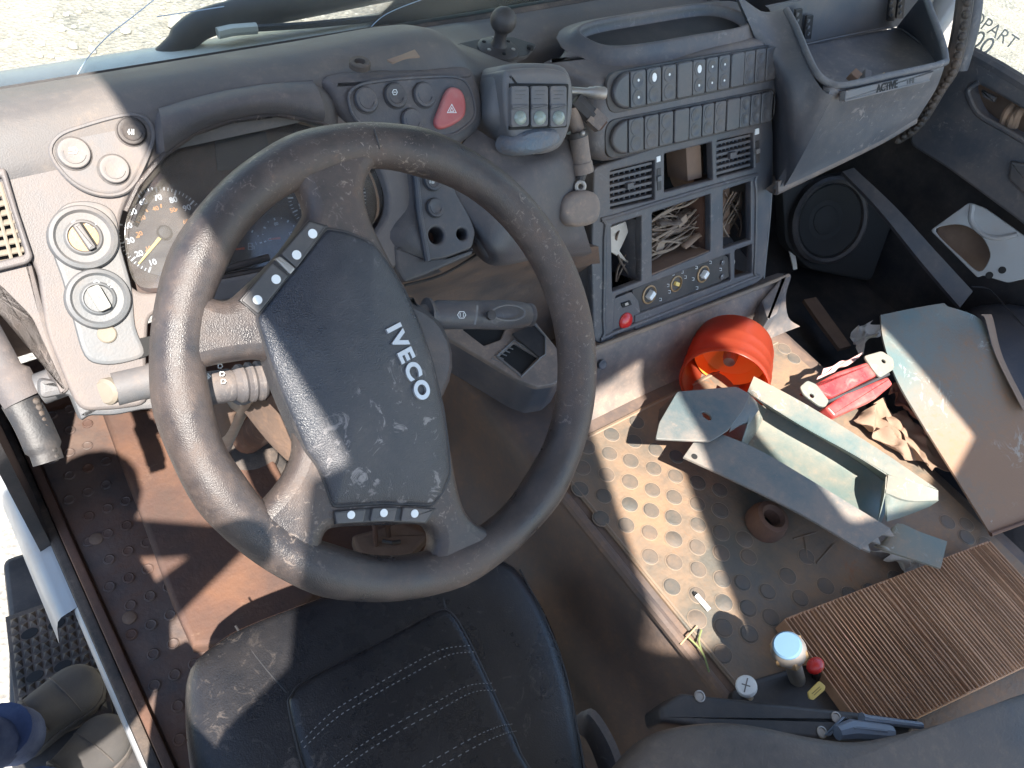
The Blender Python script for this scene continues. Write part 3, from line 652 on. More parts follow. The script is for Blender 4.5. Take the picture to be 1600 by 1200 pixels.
mk('slot_opening', plate(rnd(DF.line([(202, 540), (212, 530), (240, 524), (240, 552), (215, 562), (203, 555)], .003), .003), DF, .0, .0045, .0004), mt_black, da)
# column-side hinge boss low on the dash
p = DF.pp(172, 610, .0); mk('hinge_pin', lathe(p, (-.75, -.45, .5), [(.014, -.02), (.014, .006), (.011, .009), (.0003, .0095)], 20), mt_slat, da)
mk('hinge_sleeve', tube([DF.pp(178, 608, -.004), DF.pp(245, 592, -.004)], .0185, 16), mt_panel, da)

# left air vent
VF = DF
fr_ = rnd(VF.line([(-70, 285), (8, 262), (28, 330), (52, 402), (44, 412), (-70, 440)], .006), .004)
inn = rnd(VF.line([(-60, 296), (2, 276), (22, 340), (40, 398), (-60, 424)], .006), .003)
vt = plate_h('air_vent', [fr_, inn], DF, .0, .010, .0025, mt_dashl, da)
for k in range(9):
    t = k / 8; y = 292 + 118 * t; mk('slat', tube([DF.pp(-60, y + 12, .0), DF.pp(2 + 40 * t, y - 6, .0)], .004, 6, flat=.4), mt_slat, vt)
for x in (-30, -2, 14):
    mk('divider', tube([DF.pp(x - 14, 285, .002), DF.pp(x + 22, 412, .002)], .0018, 6), mt_slat, vt)
mk('vent_back', plate(inn, DF, -.012, -.008, .001), mt_dark, vt)

# ------------------------------------------------------------------ middle button block and hazard switch
MF = Fr(DF.pp(640, 165, .0), (.04, -.74, .67))
bl = mk('button_block', plate(cr_closed(MF.line([(505, 124), (545, 112), (640, 108), (722, 104), (742, 128), (752, 178), (738, 210), (690, 236), (640, 226), (580, 215), (535, 186), (510, 150)], .0), 4), MF, -.07, .012, .014, 4), mt_dash, da, 50)
mk('button_plate', plate(cr_closed(MF.line([(545, 152), (560, 134), (600, 126), (660, 121), (715, 121), (735, 140), (742, 178), (728, 198), (700, 212), (650, 210), (590, 204), (556, 186)], .014), 4), MF, .008, .0155, .003), mt_con, da)
mk('plate_rim', tube(cr_closed([MF.pp(x, y, .0155) for x, y in [(545, 152), (560, 134), (600, 126), (660, 121), (715, 121), (735, 140), (742, 178), (728, 198), (700, 212), (650, 210), (590, 204), (556, 186)]], 4), .0018, 6, closed=True), mt_con, da)
for (x, y, r_, mm, s) in ((571, 157, 19, mt_con, None), (617, 150, 18.5, mt_con2, ico), (662, 149, 18.5, mt_con, None), (643, 189, 18, mt_con, None)):
    button(MF, x, y, r_, mm, .0155, [[(a, b - 6) for a, b in l] for l in s] if s else None)
hz = mk('hazard_button', plate(cr_closed(MF.line([(706, 136), (720, 141), (727, 158), (726, 180), (714, 192), (694, 201), (683, 199), (680, 188), (688, 166), (697, 144)], .02), 4), MF, .012, .0225, .004, 3), mt_hazard, da)
mk('triangle', strokes(MF, 706, 171, .0228, [[(0, -8), (7, 5), (-7, 5), (0, -8)], [(0, -3), (3, 3), (-3, 3), (0, -3)]], .0008), mt_white, hz)
# switch column right of the instruments
sw_out = rnd(DF.line([(648, 250), (702, 250), (712, 300), (733, 335), (744, 362), (738, 388), (695, 404), (668, 408), (655, 330)], .012), .006)
plate_h('switch_column', [sw_out, circ(DF.at(682, 368, .012), 13 * DF.m(682, 368), 24), circ(DF.at(722, 366, .012), 9 * DF.m(722, 366), 20)], DF, -.02, .012, .003, mt_con, da)
mk('socket_well', [lathe(DF.pp(682, 368, .0), DF.n, [(.0125, .0), (.011, -.02), (.0003, -.02)], 20, cap0=False), lathe(DF.pp(722, 366, .0), DF.n, [(.008, 0), (.007, -.02), (.0003, -.02)], 18, cap0=False)], mt_rust, da)
button(DF, 675, 283, 15, mt_con, .012, [[(-3, -3), (-3, 3)], [(0, -3), (0, 3), (3, 3), (3, 0), (0, 0)]]); button(DF, 679, 325, 14.5, mt_con, .012)
mk('column_edge', tube([DF.pp(x, y, .010) for x, y in [(648, 250), (655, 330), (668, 408)]], .004, 8), mt_con, da)
# shroud between the instruments and the switch column, and the lower lip
rows = [[DF.pp(600, 255, -.01), DF.pp(625, 245, .0), DF.pp(652, 245, .006)], [DF.pp(606, 320, -.016), DF.pp(632, 320, .0), DF.pp(658, 325, .006)], [DF.pp(565, 385, -.02), DF.pp(625, 372, .008), DF.pp(668, 400, .008)], [DF.pp(570, 420, -.03), DF.pp(632, 440, -.02), DF.pp(690, 425, -.012)]]
mk('cluster_shroud', thick(grid(rows, 5, 5), (0, .012, -.012)), mt_dash, da, 60)
mk('lower_lip', plate(rnd(DF.line([(615, 382), (660, 400), (695, 400), (740, 385), (738, 398), (660, 432), (632, 442), (618, 420)], .002), .004), DF, -.04, .004, .004), mt_dash, da)
# dashboard between the block and the console
rows = [[DF.pp(742, 200, -.01), DF.pp(790, 228, .0), DF.pp(845, 240, .0), DF.pp(900, 205, -.01)],
        [DF.pp(700, 262, .004), DF.pp(770, 285, .014), DF.pp(850, 262, .016), DF.pp(898, 258, .0)],
        [DF.pp(714, 320, .004), DF.pp(780, 340, .022), DF.pp(850, 330, .006), DF.pp(902, 315, -.02)],
        [DF.pp(738, 360, .0), DF.pp(778, 388, .02), DF.pp(850, 380, -.02), DF.pp(918, 372, -.05)],
        [DF.pp(745, 385, -.02), DF.pp(782, 410, .0), DF.pp(850, 400, -.05), DF.pp(925, 395, -.08)]]
mk('right_shroud', thick(grid(rows, 5, 5), (0, .01, -.015)), mt_dash, da, 60)
def Yp(x, y, yy): return U(x, y, PY(yy))
rows = [[DF.pp(600, 425, -.06), DF.pp(680, 412, -.05), DF.pp(760, 392, -.06), DF.pp(850, 392, -.07), DF.pp(935, 385, -.09)],
        [Yp(600, 460, .30), Yp(680, 446, .28), Yp(760, 434, .27), Yp(850, 436, .27), Yp(940, 440, .25)],
        [Yp(600, 500, .34), Yp(680, 478, .31), Yp(770, 470, .29), Yp(860, 476, .28), Yp(944, 500, .26)],
        [Yp(600, 600, .40), Yp(690, 560, .34), Yp(780, 540, .30), Yp(870, 560, .28), Yp(948, 580, .26)]]
mk('knee_panel', thick(grid(rows, 5, 5), (0, .02, -.01)), mt_tside, da, 60)
mk('panel_seam', tube(cr_open([DF.pp(x, y, -.052) for x, y in [(632, 446), (690, 430), (742, 400), (748, 395)]], 4), .002, 6), mt_dark, da)
# washer, torn trim and cable on top of the dash
wsh = DF.pp(562, 104, .02); wsh = U(562, 103, PZ(.088))
o = mk('rubber_washer', lathe(wsh - Vector((0, 0, .001)), (0, 0, 1), [(.0125, .0), (.0125, .006), (.0115, .007), (.0065, .007), (.006, .001)], 24, cap0=False, cap1=False), mt_rubber); tag(o, 'small black rubber washer lying on the dash above the round buttons', 'washer')
TFm = Fr(U(630, 90, PZ(.088)), (0, -.1, 1))
o = mk('torn_trim', thick(grid([[TFm.pp(605, 93, .0), TFm.pp(628, 85, .002), TFm.pp(648, 77, .003)], [TFm.pp(614, 98, .0), TFm.pp(634, 90, .008), TFm.pp(656, 88, .012)]], 4, 4), (0, 0, -.002)), mt_card); tag(o, 'torn beige trim flap curling up from the dash top', 'trim flap')
o = mk('dash_cable', tube(cr_open([U(x, y, PZ(z)) for x, y, z in [(622, 48, -.002), (660, 62, .03), (685, 78, .05), (700, 98, .04), (716, 118, .02)]], 5), .0022, 6), mt_dark); tag(o, 'thin black cable crossing the dash top beside the ball mount', 'cable')

# ================================================================== steering wheel
sw = thing('steering_wheel', 'worn black four-spoke steering wheel turned aside, with silver lettering', 'steering wheel', WF.o)
n = 120; rim = []
for k in range(n):
    a = 2 * math.pi * k / n; rim.append(WF.P(  .2115 * math.cos(a), .2115 * math.sin(a), 0))
junc = [math.atan2(*WF.at(x, y)[::-1]) for x, y in ((572, 225), (292, 520), (420, 850), (785, 815))]
def swell(a): return sum(math.exp(-((math.atan2(math.sin(a - j), math.cos(a - j)) - s_ * .30) / .13) ** 2) for j in junc for s_ in (-1, 1))
mk('rim', tube(rim, [.0220 + .0020 * swell(2 * math.pi * k / n) for k in range(n)], 20, closed=True), mt_rim, sw, 60)
def rimhide(P, thr=.1795):
    out = []
    for p in P:
        p = Vector(p); r_ = p.length
        out.append(p * (.1965 / r_) if r_ > thr else p)
    return out
hA = cr_closed(rimhide(WF.line([(468, 306), (442, 294), (402, 308), (362, 342), (336, 388), (323, 432), (332, 463), (352, 470), (385, 445), (432, 398), (466, 350), (474, 326)])), 4)
hB = cr_closed(rimhide(WF.line([(596, 262), (650, 268), (720, 300), (790, 358), (836, 440), (860, 540), (856, 640), (830, 730), (792, 788), (758, 812), (728, 806), (711, 768), (698, 700), (684, 620), (660, 530), (627, 452), (596, 392), (572, 340), (566, 290)]), .1755), 4)
hC = cr_closed(rimhide(WF.line([(316, 606), (336, 578), (372, 564), (412, 564), (424, 590), (440, 630), (456, 672), (456, 712), (436, 752), (408, 783), (384, 786), (352, 762), (328, 712), (312, 655)])), 4)
hD = cr_closed(WF.line([(499, 850), (508, 828), (540, 822), (600, 820), (652, 819), (670, 835), (668, 860), (645, 876), (590, 883), (535, 880), (506, 868)]), 4)
body = plate_h('spokes', [circ((0, 0), .226, 96), hA, hB, hC, hD], WF, -.018, .0165, .0135, mt_rim, sw, 60)
cov = WF.line([(512, 356), (545, 362), (584, 378), (606, 408), (634, 452), (660, 512), (679, 570), (695, 640), (703, 700), (706, 742), (694, 770), (678, 790), (600, 787), (522, 792), (512, 760), (498, 728), (478, 702), (462, 664), (440, 612), (424, 566), (412, 528), (402, 496), (436, 452), (476, 402)], .02)
cov = rnd(cov, .004, 2)
mk('airbag_cover', dome(cov, WF, [(1.0, -.012), (1.0, .016), (.99, .0185), (.965, .0205), (.90, .0235), (.75, .028), (.5, .032), (.25, .034), (.04, .0345)]), mt_pad, sw, 60)
mk('cover_gap', tube([WF.P(p.x, p.y, .0165) for p in [Vector(q) for q in cov]], .0016, 6, closed=True), mt_dark, sw)
# button strips
def qd(L, h): return [Vector(p) for p in WF.line(L, h)]
s1 = mk('button_strip', plate(qd([(372, 470), (482, 344), (512, 354), (400, 496)], .014), WF, .0, .0180, .002), mt_dark, sw)
for L in ([(482, 347), (508, 355), (462, 420), (438, 398)], [(424, 412), (449, 432), (402, 491), (376, 470)]):
    mk('button_key', plate(rnd(qd(L, .017), .002), WF, .012, .0205, .0012), mt_btn, s1)
mk('strip_clip', plate(rnd(qd([(428, 405), (436, 401), (460, 420), (452, 430)], .018), .002), WF, .012, .0215, .0012), mt_steel, s1)
for x, y in ((487, 366), (462, 399), (430, 437), (401, 469)):
    mk('key_dot', plate(circ(WF.at(x, y, .018), 7.2 * WF.m(x, y), 18), WF, .0198, .0212, .0002), mt_white, s1)
s2 = mk('button_strip', plate(qd([(518, 797), (600, 791), (680, 794), (664, 818), (600, 815), (522, 819)], .014), WF, .0, .0180, .002), mt_dark, sw)
for L in ([(521, 799), (570, 794), (566, 815), (524, 818)], [(580, 793), (619, 792), (614, 814), (576, 814)], [(628, 792), (676, 795), (662, 816), (624, 814)]):
    mk('button_key', plate(rnd(qd(L, .017), .002), WF, .012, .0205, .0012), mt_btn, s2)
for x, y in ((547, 804), (598, 801), (646, 802)):
    mk('key_dot', plate(circ(WF.at(x, y, .018), 6.3 * WF.m(x, y), 18), WF, .0198, .0212, .0002), mt_white, s2)
# lettering: reads down the right side of the cover
a0 = Vector(WF.at(616, 508, .032)); a1 = Vector(WF.at(664, 628, .032)); d = a1 - a0
TX = Fr(WF.P(*((a0 + a1) / 2), .0300), WF.n + WF.u * .18)
text('lettering', 'IVECO', TX, 637, 567, .0, .0232, math.atan2(d.y, d.x) + R(3), mt_silver, sw, ext=.0022, bold=.0010, xs=1.0, sp=1.22)
mk('rim_seam', tube(cr_open([WF.P(*WF.at(x, y, h), h) for x, y, h in [(582, 190, .006), (586, 206, .021), (592, 226, .0225), (594, 246, .010)]], 5), .0009, 6), mt_dark, sw)

# steering column with stalks
sco = thing('steering_column', 'dusty steering column with two black stalks behind the wheel', 'steering column', (.03, .2, -.3))
ax = -WF.n
mk('shroud', rings([[WF.P(a * s, b * s * .9 + o_, h) for a, b in [(math.cos(2 * math.pi * k / 28) * .075, math.sin(2 * math.pi * k / 28) * .075) for k in range(28)]] for s, o_, h in ((.85, 0, -.025), (1, 0, -.04), (1.05, .01, -.11), (.95, .02, -.19), (.7, .02, -.26))]), mt_dash, sco, 50)
mk('shaft', tube([WF.P(0, 0, -.2), Vector((.06, .50, -.80))], .03, 16), mt_rust, sco)
pb = FF.pp(378, 715, .03)
mk('floor_boot', lathe(FF.pp(395, 720, .0), (0, -.3, 1), [(.085, .0), (.085, .012), (.07, .02), (.066, .03), (.05, .036), (.045, .05), (.03, .056), (.0004, .056)], 28), mt_rubber, sco)
mk('support_tube', tube([WF.pp(378, 612, -.10), FF.pp(340, 715, .18)], .014, 14), mt_steel, sco)
mk('cover_wing', thick(grid([[WF.pp(318, 640, -.14), WF.pp(348, 620, -.13), WF.pp(392, 612, -.12)], [WF.pp(330, 690, -.17), WF.pp(352, 680, -.16), WF.pp(372, 640, -.15)]], 4, 4), (0, .004, -.004)), mt_tside, sco)
mk('cover_wing', thick(grid([[WF.pp(388, 600, -.11), WF.pp(430, 640, -.10), WF.pp(470, 690, -.10)], [WF.pp(380, 640, -.15), WF.pp(420, 690, -.15), WF.pp(450, 720, -.14)]], 4, 4), (0, .004, -.004)), mt_tside, sco)
# right stalk
HS = -.055
def wp(x, y, h): return WF.pp(x, y, h)
axr = (wp(850, 492, HS) - wp(665, 492, HS)).normalized()
s = WF.m(760, 490) * 1.06
def stalk_prof(pts): return [(r * s, d * s) for r, d in pts]
rs = mk('wiper_stalk', lathe(wp(655, 492, HS), axr, stalk_prof([(15, 0), (16, 10), (26, 12), (26, 16), (20, 20), (20, 26), (22.5, 30), (22.5, 98), (22.0, 100), (22.5, 102), (23.5, 125), (24, 150), (21, 186), (18, 196), (19.5, 199), (19, 203), (12, 204), (.1, 204)]), 28), mt_con, sco)
mk('thumb_recess', tube(cr_closed([wp(795 + 26 * math.cos(t), 489 + 12 * math.sin(t), HS + .0225 - .002 * math.sin(t) ** 2) for t in [2 * math.pi * k / 14 for k in range(14)]], 3), .0010, 6, closed=True), mt_grey, rs)
mk('symbol', strokes(WF, 722, 492, HS + .0248, [[(-7, 0), (-4, -5), (3, -5), (6, 0), (3, 5), (-4, 5), (-7, 0)], [(-3, -3), (-3, 3)], [(2, -3), (2, 3)]], .0006), mt_white, rs)
mk('band_mark', strokes(WF, 745, 490, HS + .0246, [[(1, -12), (0, 0), (-3, 16)]], .0022), mt_grey, rs)
mk('stalk_knob', lathe(wp(765, 493, HS + .020), WF.n, [(.0055, 0), (.0055, .005), (.0003, .0058)], 16), mt_dark, rs)
mk('stalk_bracket', plate(rnd([Vector(WF.at(x, y, HS + .02)) for x, y in [(640, 462), (660, 480), (684, 530), (682, 545), (660, 520)]], .003), WF, HS - .02, HS + .02, .003), mt_dark, sco)
# left stalk
axl = (wp(308, 606, -.05) - wp(415, 590, -.05)).normalized()
ls = mk('indicator_stalk', lathe(wp(412, 594, -.05), axl, [(r * s, d * s) for r, d in [(24, 0), (27, 4), (27, 8), (23, 12), (27, 16), (27, 20), (22, 24), (26, 28), (26, 33), (20, 40), (22, 44), (22, 92), (19, 110), (12, 116), (.1, 117)]], 26), mt_con, sco)
for x, y in ((344, 572), (347, 584), (349, 596)):
    mk('symbol', strokes(WF, x, y, -.05 + .0215, [[(-3, -3), (2, -3), (4, 0), (2, 3), (-3, 3), (-3, -3)]], .0006), mt_white, ls)
mk('symbol', strokes(WF, 323, 588, -.05 + .0215, [[(-6, 0), (-2, -4), (-2, 4), (-6, 0)], [(6, 0), (2, -4), (2, 4), (6, 0)], [(-2, 0), (2, 0)]], .0008), mt_white, ls)

# ================================================================== switch pod on the dash
PF = Fr(DF.pp(842, 165, .055), (-.18, -.80, .58))
pod = thing('switch_pod', 'dusty grey pod with three rocker switches left of the console', 'switch box', DF.pp(830, 240, 0))
front = [(792, 122), (884, 126), (892, 150), (888, 200), (870, 236), (830, 240), (796, 212), (790, 170)]
top = [(760, 150), (778, 104), (800, 92), (850, 92), (888, 112), (893, 140), (890, 200), (865, 232), (825, 238), (790, 215), (757, 185)]
mk('housing', plate(cr_closed(PF.line([(786, 118), (800, 108), (850, 106), (884, 114), (893, 140), (890, 196), (872, 232), (832, 240), (800, 216), (788, 180)], .0), 5), PF, -.07, .004, .008, 4), mt_panel, pod, 50)
mk('pod_back', plate(cr_closed(PF.line([(760, 160), (774, 112), (796, 100), (850, 99), (880, 106), (892, 140), (888, 196), (866, 230), (828, 238), (790, 214), (762, 188)], -.03), 3), PF, -.13, -.012, .02, 4), mt_panel, pod, 50)
fr2 = rnd(PF.line([(796, 130), (889, 131), (886, 199), (797, 203)], .006), .002)
mk('switch_recess', plate(fr2, PF, .0, .006, .001), mt_black, pod)
for x0, x1 in ((799, 827), (830, 857), (860, 886)):
    q = rnd(PF.line([(x0, 134), (x1, 134), (x1, 197), (x0, 199)], .012), .0042)
    r_ = mk('rocker_switch', plate(q, PF, .003, .012, .0015), mt_panel, pod)
    q = rnd(PF.line([(x0 + 1, 164), (x1 - 1, 163), (x1 - 1, 169), (x0 + 1, 171)], .014), .001); mk('rocker_ridge', plate(q, PF, .010, .0145, .0012), mt_panel, r_)
    cxp = (x0 + x1) / 2; mk('switch_lens', dome(circ(PF.at(cxp, 184, .012), 10.5 * PF.m(cxp, 184), 20), PF, [(1, .010), (1, .0125), (.8, .0145), (.4, .0155), (.03, .016)]), mt_lensg, r_)
    mk('rocker_mark', strokes(PF, cxp, 148, .0122, [[(-8, -6), (8, -6)], [(-6, 0), (7, 0)], [(-8, 6), (2, 6)]], .0007), mt_btn, r_)
mk('tape_wrap', blob(PF.at(840, 220, .004), orient(PF, R(-3)), .043, .018, -.03, .012, 2.2, 28, 5), mt_tape, pod)

# ball mount
bz = .012
BFr = Fr(U(775, 88, PZ(bz)), (0, 0, 1))
bm_ = thing('ball_mount', 'black ball phone mount screwed to the dash top', 'ball mount', BFr.o)
mk('base_plate', plate(rnd(BFr.line([(708, 74), (745, 66), (800, 62), (838, 74), (822, 92), (790, 96), (750, 98), (744, 109), (728, 108), (722, 94)]), .006), BFr, .0, .005, .0015), mt_dark, bm_)
dc = BFr.pp(778, 78, .005)
mk('disc', lathe(dc, (0, 0, 1), [(.030, -.002), (.030, .003), (.026, .006), (.012, .008), (.010, .012), (.0085, .022), (.0105, .030), (.0003, .031)], 28), mt_dark, bm_)
mk('ball', ball(dc + Vector((0, 0, .044)), .0185, 26, 16), mt_dark, bm_)
for a in range(6):
    t = R(60 * a + 15); mk('disc_screw', lathe(dc + Vector((.0215 * math.cos(t), .0215 * math.sin(t), .0055)), (0, 0, 1), [(.003, -.002), (.003, .002), (.0003, .0028)], 10), mt_steel if a % 2 else mt_black, bm_)
for x, y in ((716, 76), (734, 96), (828, 76)):
    mk('bolt', lathe(BFr.pp(x, y, .005), (0, 0, 1), [(.0055, -.001), (.0055, .004), (.003, .005), (.0003, .005)], 6), mt_black, bm_)

# ================================================================== centre console
co = thing('centre_console', 'dark grey centre console with two rows of rocker switches and stripped radio slots', 'console', (.82, .15, -.5))
K = KF
out = rnd(K.line([(926, 262), (1200, 168), (1206, 210), (1204, 300), (1192, 432), (1180, 442), (940, 540), (926, 530), (922, 400)]), .008)
def quad(L, r=.003): return rnd(K.line(L), r)
h_v1 = quad([(951, 267), (1021, 250), (1021, 311), (952, 327)]); h_mid = quad([(1036, 240), (1110, 222), (1112, 280), (1036, 300)]); h_v2 = quad([(1118, 220), (1175, 207), (1176, 262), (1118, 277)])
h_a = quad([(953, 352), (1000, 337), (1000, 438), (955, 455)]); h_b = quad([(1017, 332), (1108, 303), (1108, 392), (1017, 430)]); h_c = quad([(1128, 297), (1171, 283), (1171, 374), (1128, 388)]); h_d = quad([(1146, 391), (1173, 381), (1173, 426), (1146, 434)])
h_e = quad([(960, 462), (1138, 396), (1140, 437), (990, 492), (990, 520), (956, 526)])
plate_h('face_frame', [out, h_v1, h_mid, h_v2, h_a, h_b, h_c, h_d, h_e], K, -.012, .004, .003, mt_con, co)
mk('frame_bead', tube(cr_closed([K.pp(x, y, .004) for x, y in [(946, 350), (960, 338), (1165, 277), (1179, 283), (1181, 330), (1178, 425), (1168, 437), (960, 520), (944, 520), (944, 430)]], 3), .0042, 8, closed=True), mt_con, co)
# side walls and the cavity behind
mk('left_wall', thick(grid([[K.pp(926, 262, .0), K.pp(924, 400, .0), K.pp(928, 532, .0)], [K.pp(926, 262, .0) + Vector((-.005, .12, .02)), K.pp(924, 400, .0) + Vector((-.005, .14, .0)), K.pp(928, 532, .0) + Vector((-.005, .2, .0))]], 4, 3), (.004, 0, 0)), mt_con, co)
mk('right_wall', thick(grid([[K.pp(1203, 170, .002), K.pp(1205, 300, .002), K.pp(1193, 436, .002)], [K.pp(1203, 170, .0) + Vector((.03, .12, .0)), K.pp(1205, 300, .0) + Vector((.035, .14, .0)), K.pp(1193, 436, .0) + Vector((.035, .15, .0))]], 4, 3), (.004, .0, 0)), mt_panel, co)
cb = [Vector(p) for p in out]
mk('cavity_back', plate(inset(ccw(cb), .012), K, -.16, -.14, .002), mt_black, co)
mk('cavity_floor', plate([Vector(p) for p in K.line([(945, 520), (1180, 436), (1180, 430), (945, 512)])], K, -.14, -.013, .001), mt_soil, co)
mk('shelf', plate([Vector(p) for p in K.line([(1017, 428), (1108, 391), (1108, 396), (1017, 434)])], K, -.10, .001, .001), mt_soil, co)
for x0, y0, x1, y1 in ((1000, 345, 1000, 440), (1110, 306, 1110, 392), (1127, 300, 1127, 388), (1016, 336, 1016, 430)):
    mk('slot_wall', plate([Vector(p) for p in K.line([(x0, y0), (x0 + 3, y0 - 1), (x1 + 3, y1 - 1), (x1, y1)])], K, -.09, -.011, .0008), mt_con if x0 < 1100 else mt_rust, co)
mk('slot_wall', plate([Vector(p) for p in K.line([(1155, 292), (1172, 287), (1172, 374), (1158, 380)])], K, -.08, -.05, .001), mt_soil, co)
mk('slot_screw', lathe(K.pp(1168, 336, -.048), K.n, [(.005, -.001), (.005, .002), (.0003, .003)], 12), mt_steel, co)
mk('duct', lathe(K.pp(1072, 262, -.09), K.n, [(.045, .0), (.04, .03), (.034, .05), (.030, .0)], 24, cap0=False, cap1=False), mt_soil, co)
mk('duct_wall', plate([Vector(p) for p in K.line([(1085, 230), (1108, 224), (1110, 280), (1088, 286)])], K, -.07, -.02, .001), mt_soil, co)
# vents
for hv, (x0, x1, yt0, yt1, yb0, yb1), nv_, nh_ in ((h_v1, (951, 1021, 267, 250, 327, 311), 8, 6), (h_v2, (1118, 1175, 220, 207, 277, 262), 9, 6)):
    v_ = mk('air_vent', plate(inset(ccw([Vector(p) for p in hv]), .001), K, -.03, -.022, .001), mt_black, co)
    for k in range(nh_):
        t = (k + .5) / nh_; ya = yt0 + (yb0 - yt0) * t; yb = yt1 + (yb1 - yt1) * t
        mk('slat', plate([Vector(p) for p in K.line([(x0 + 1, ya - 2.2), (x1 - 1, yb - 2.2), (x1 - 1, yb + 2.2), (x0 + 1, ya + 2.2)], .0)], K, -.012, -.002, .0008), mt_con, v_)
    for k in range(nv_):
        t = (k + .7) / (nv_ + .4); x = x0 + (x1 - x0) * t; yt = yt0 + (yt1 - yt0) * t; yb = yb0 + (yb1 - yb0) * t
        mk('fin', plate([Vector(p) for p in K.line([(x - 1.0, yt + 1), (x + 1.0, yt + 1), (x + 1.0, yb - 1), (x - 1.0, yb - 1)], .0)], K, -.022, -.010, .0004), mt_con, v_)
    mk('fin_tab', plate(rnd(K.line([((x0 + x1) / 2 - 5, (yt0 + yb1) / 2 - 4 + 2), ((x0 + x1) / 2 + 5, (yt0 + yb1) / 2 - 6 + 2), ((x0 + x1) / 2 + 5, (yt0 + yb1) / 2 + 4 + 2), ((x0 + x1) / 2 - 5, (yt0 + yb1) / 2 + 6 + 2)], .004), .001), K, -.004, .004, .001), mt_con, v_)
for x, y in ((1029, 250), (1183, 207)):
    mk('vent_slider', plate(rnd(K.line([(x - 3, y + 14), (x + 3, y + 12), (x + 4, y + 46), (x - 2, y + 48)], .004), .001), K, .003, .0052, .0006), mt_dark, co)
    mk('slider_tab', plate(rnd(K.line([(x - 2, y + 26), (x + 4, y + 24), (x + 4, y + 32), (x - 2, y + 34)], .007), .001), K, .004, .009, .001), mt_grey, co)
    mk('slider_sign', plate(rnd(K.line([(x - 3, y - 5), (x + 3, y - 7), (x + 3, y + 2), (x - 3, y + 4)], .005), .001), K, .003, .0055, .0004), mt_white, co)
# upper housing with the two switch rows
HF = Fr(K.o, (0, -.88, .475))
hh = .030
Ho = cr_closed(HF.line([(936, 150), (962, 122), (1060, 92), (1150, 66), (1205, 58), (1219, 82), (1221, 122), (1214, 165), (1150, 196), (1060, 226), (970, 252), (940, 248), (926, 226), (930, 190)], hh), 4)
mk('upper_housing', plate(Ho, HF, -.10, hh, .022, 5), mt_con, co, 50)
def swrow(xl, yl, xr, yr, hl, hr, marks, seq):
    """rocker row between two pixel mid points (hl, hr: pixel heights)"""
    H = hh + .001
    A = Vector(HF.at(xl, yl, H)); B = Vector(HF.at(xr, yr, H)); ah = Vector(HF.at(xl, yl - hl / 2, H)) - Vector(HF.at(xl, yl + hl / 2, H)); bh = Vector(HF.at(xr, yr - hr / 2, H)) - Vector(HF.at(xr, yr + hr / 2, H))
    hgt = (ah.length + bh.length) / 2; d = (B - A); L = d.length; d = d.normalized(); nn = Vector((-d.y, d.x)) * hgt / 2
    G = Fr(HF.P(*A, 0), HF.n, HF.u * d.x + HF.v * d.y)
    row = mk('switch_row', plate(rect((L / 2, 0), L + .012, hgt * 1.12, hgt * .45, 0, 6), G, hh - .004, hh + .002, .0015), mt_dark, co)
    tot = sum(w_ for k, w_ in seq); x = 0; i = 0
    for k, w_ in seq:
        w0 = w_ / tot * L; c = (x + w0 / 2, 0)
        if k == 'c' or k == 'C':
            pts = []
            for j in range(13):
                a = R(90 + 180 * j / 12) if k == 'c' else R(-90 + 180 * j / 12)
                ox = x + w0 if k == 'c' else x
                pts.append(Vector((ox + math.cos(a) * w0 * .95, math.sin(a) * hgt * .5)))
            mk('end_cap', plate(pts, G, hh, hh + .009, .005, 4), mt_con2, row)
        elif k == 'b': mk('blank', plate(rect(c, w0 * .96, hgt * 1.0, .0050), G, hh, hh + .010, .0024, 3), mt_con2, row)
        else:
            s_ = mk('rocker_switch', plate(rect(c, w0 * .93, hgt * .98, .0042), G, hh, hh + .0085, .0016), mt_con2, row)
            for sy in (1, -1):
                cc = (c[0], sy * hgt * .23)
                mk('finger_dish', lathe(G.P(*cc, hh + .0085), G.n, [(w0 * .36, -.0006), (w0 * .36, .0006), (w0 * .30, .0009), (w0 * .24, .0002), (.0002, -.0001)], 16), mt_con2, s_)
            mk_ = marks[i] if i < len(marks) else ''
            if mk_:
                for sy, on in ((1, mk_[0]), (-1, mk_[1])):
                    if on != '.': mk('lamp_dot', plate(circ((c[0], sy * hgt * .23), w0 * (.15 if on == 'O' else .06), 12, w0 * (.2 if on == 'O' else .06)), G, hh + .0084, hh + .0092, .0002), mt_white, s_)
            i += 1
        x += w0
seq = [('c', 24), ('s', 23), ('s', 22), ('s', 22), ('b', 24), ('s', 21), ('s', 20), ('s', 20), ('b', 23), ('s', 19), ('s', 19), ('s', 19), ('C', 9)]
swrow(952, 146, 1216, 96, 60, 50, ['oo', 'O.', 'o.', 'Oo', 'oo', 'oo'], seq)
swrow(950, 219, 1208, 164, 56, 46, ['', '', '', '', '', ''], seq)
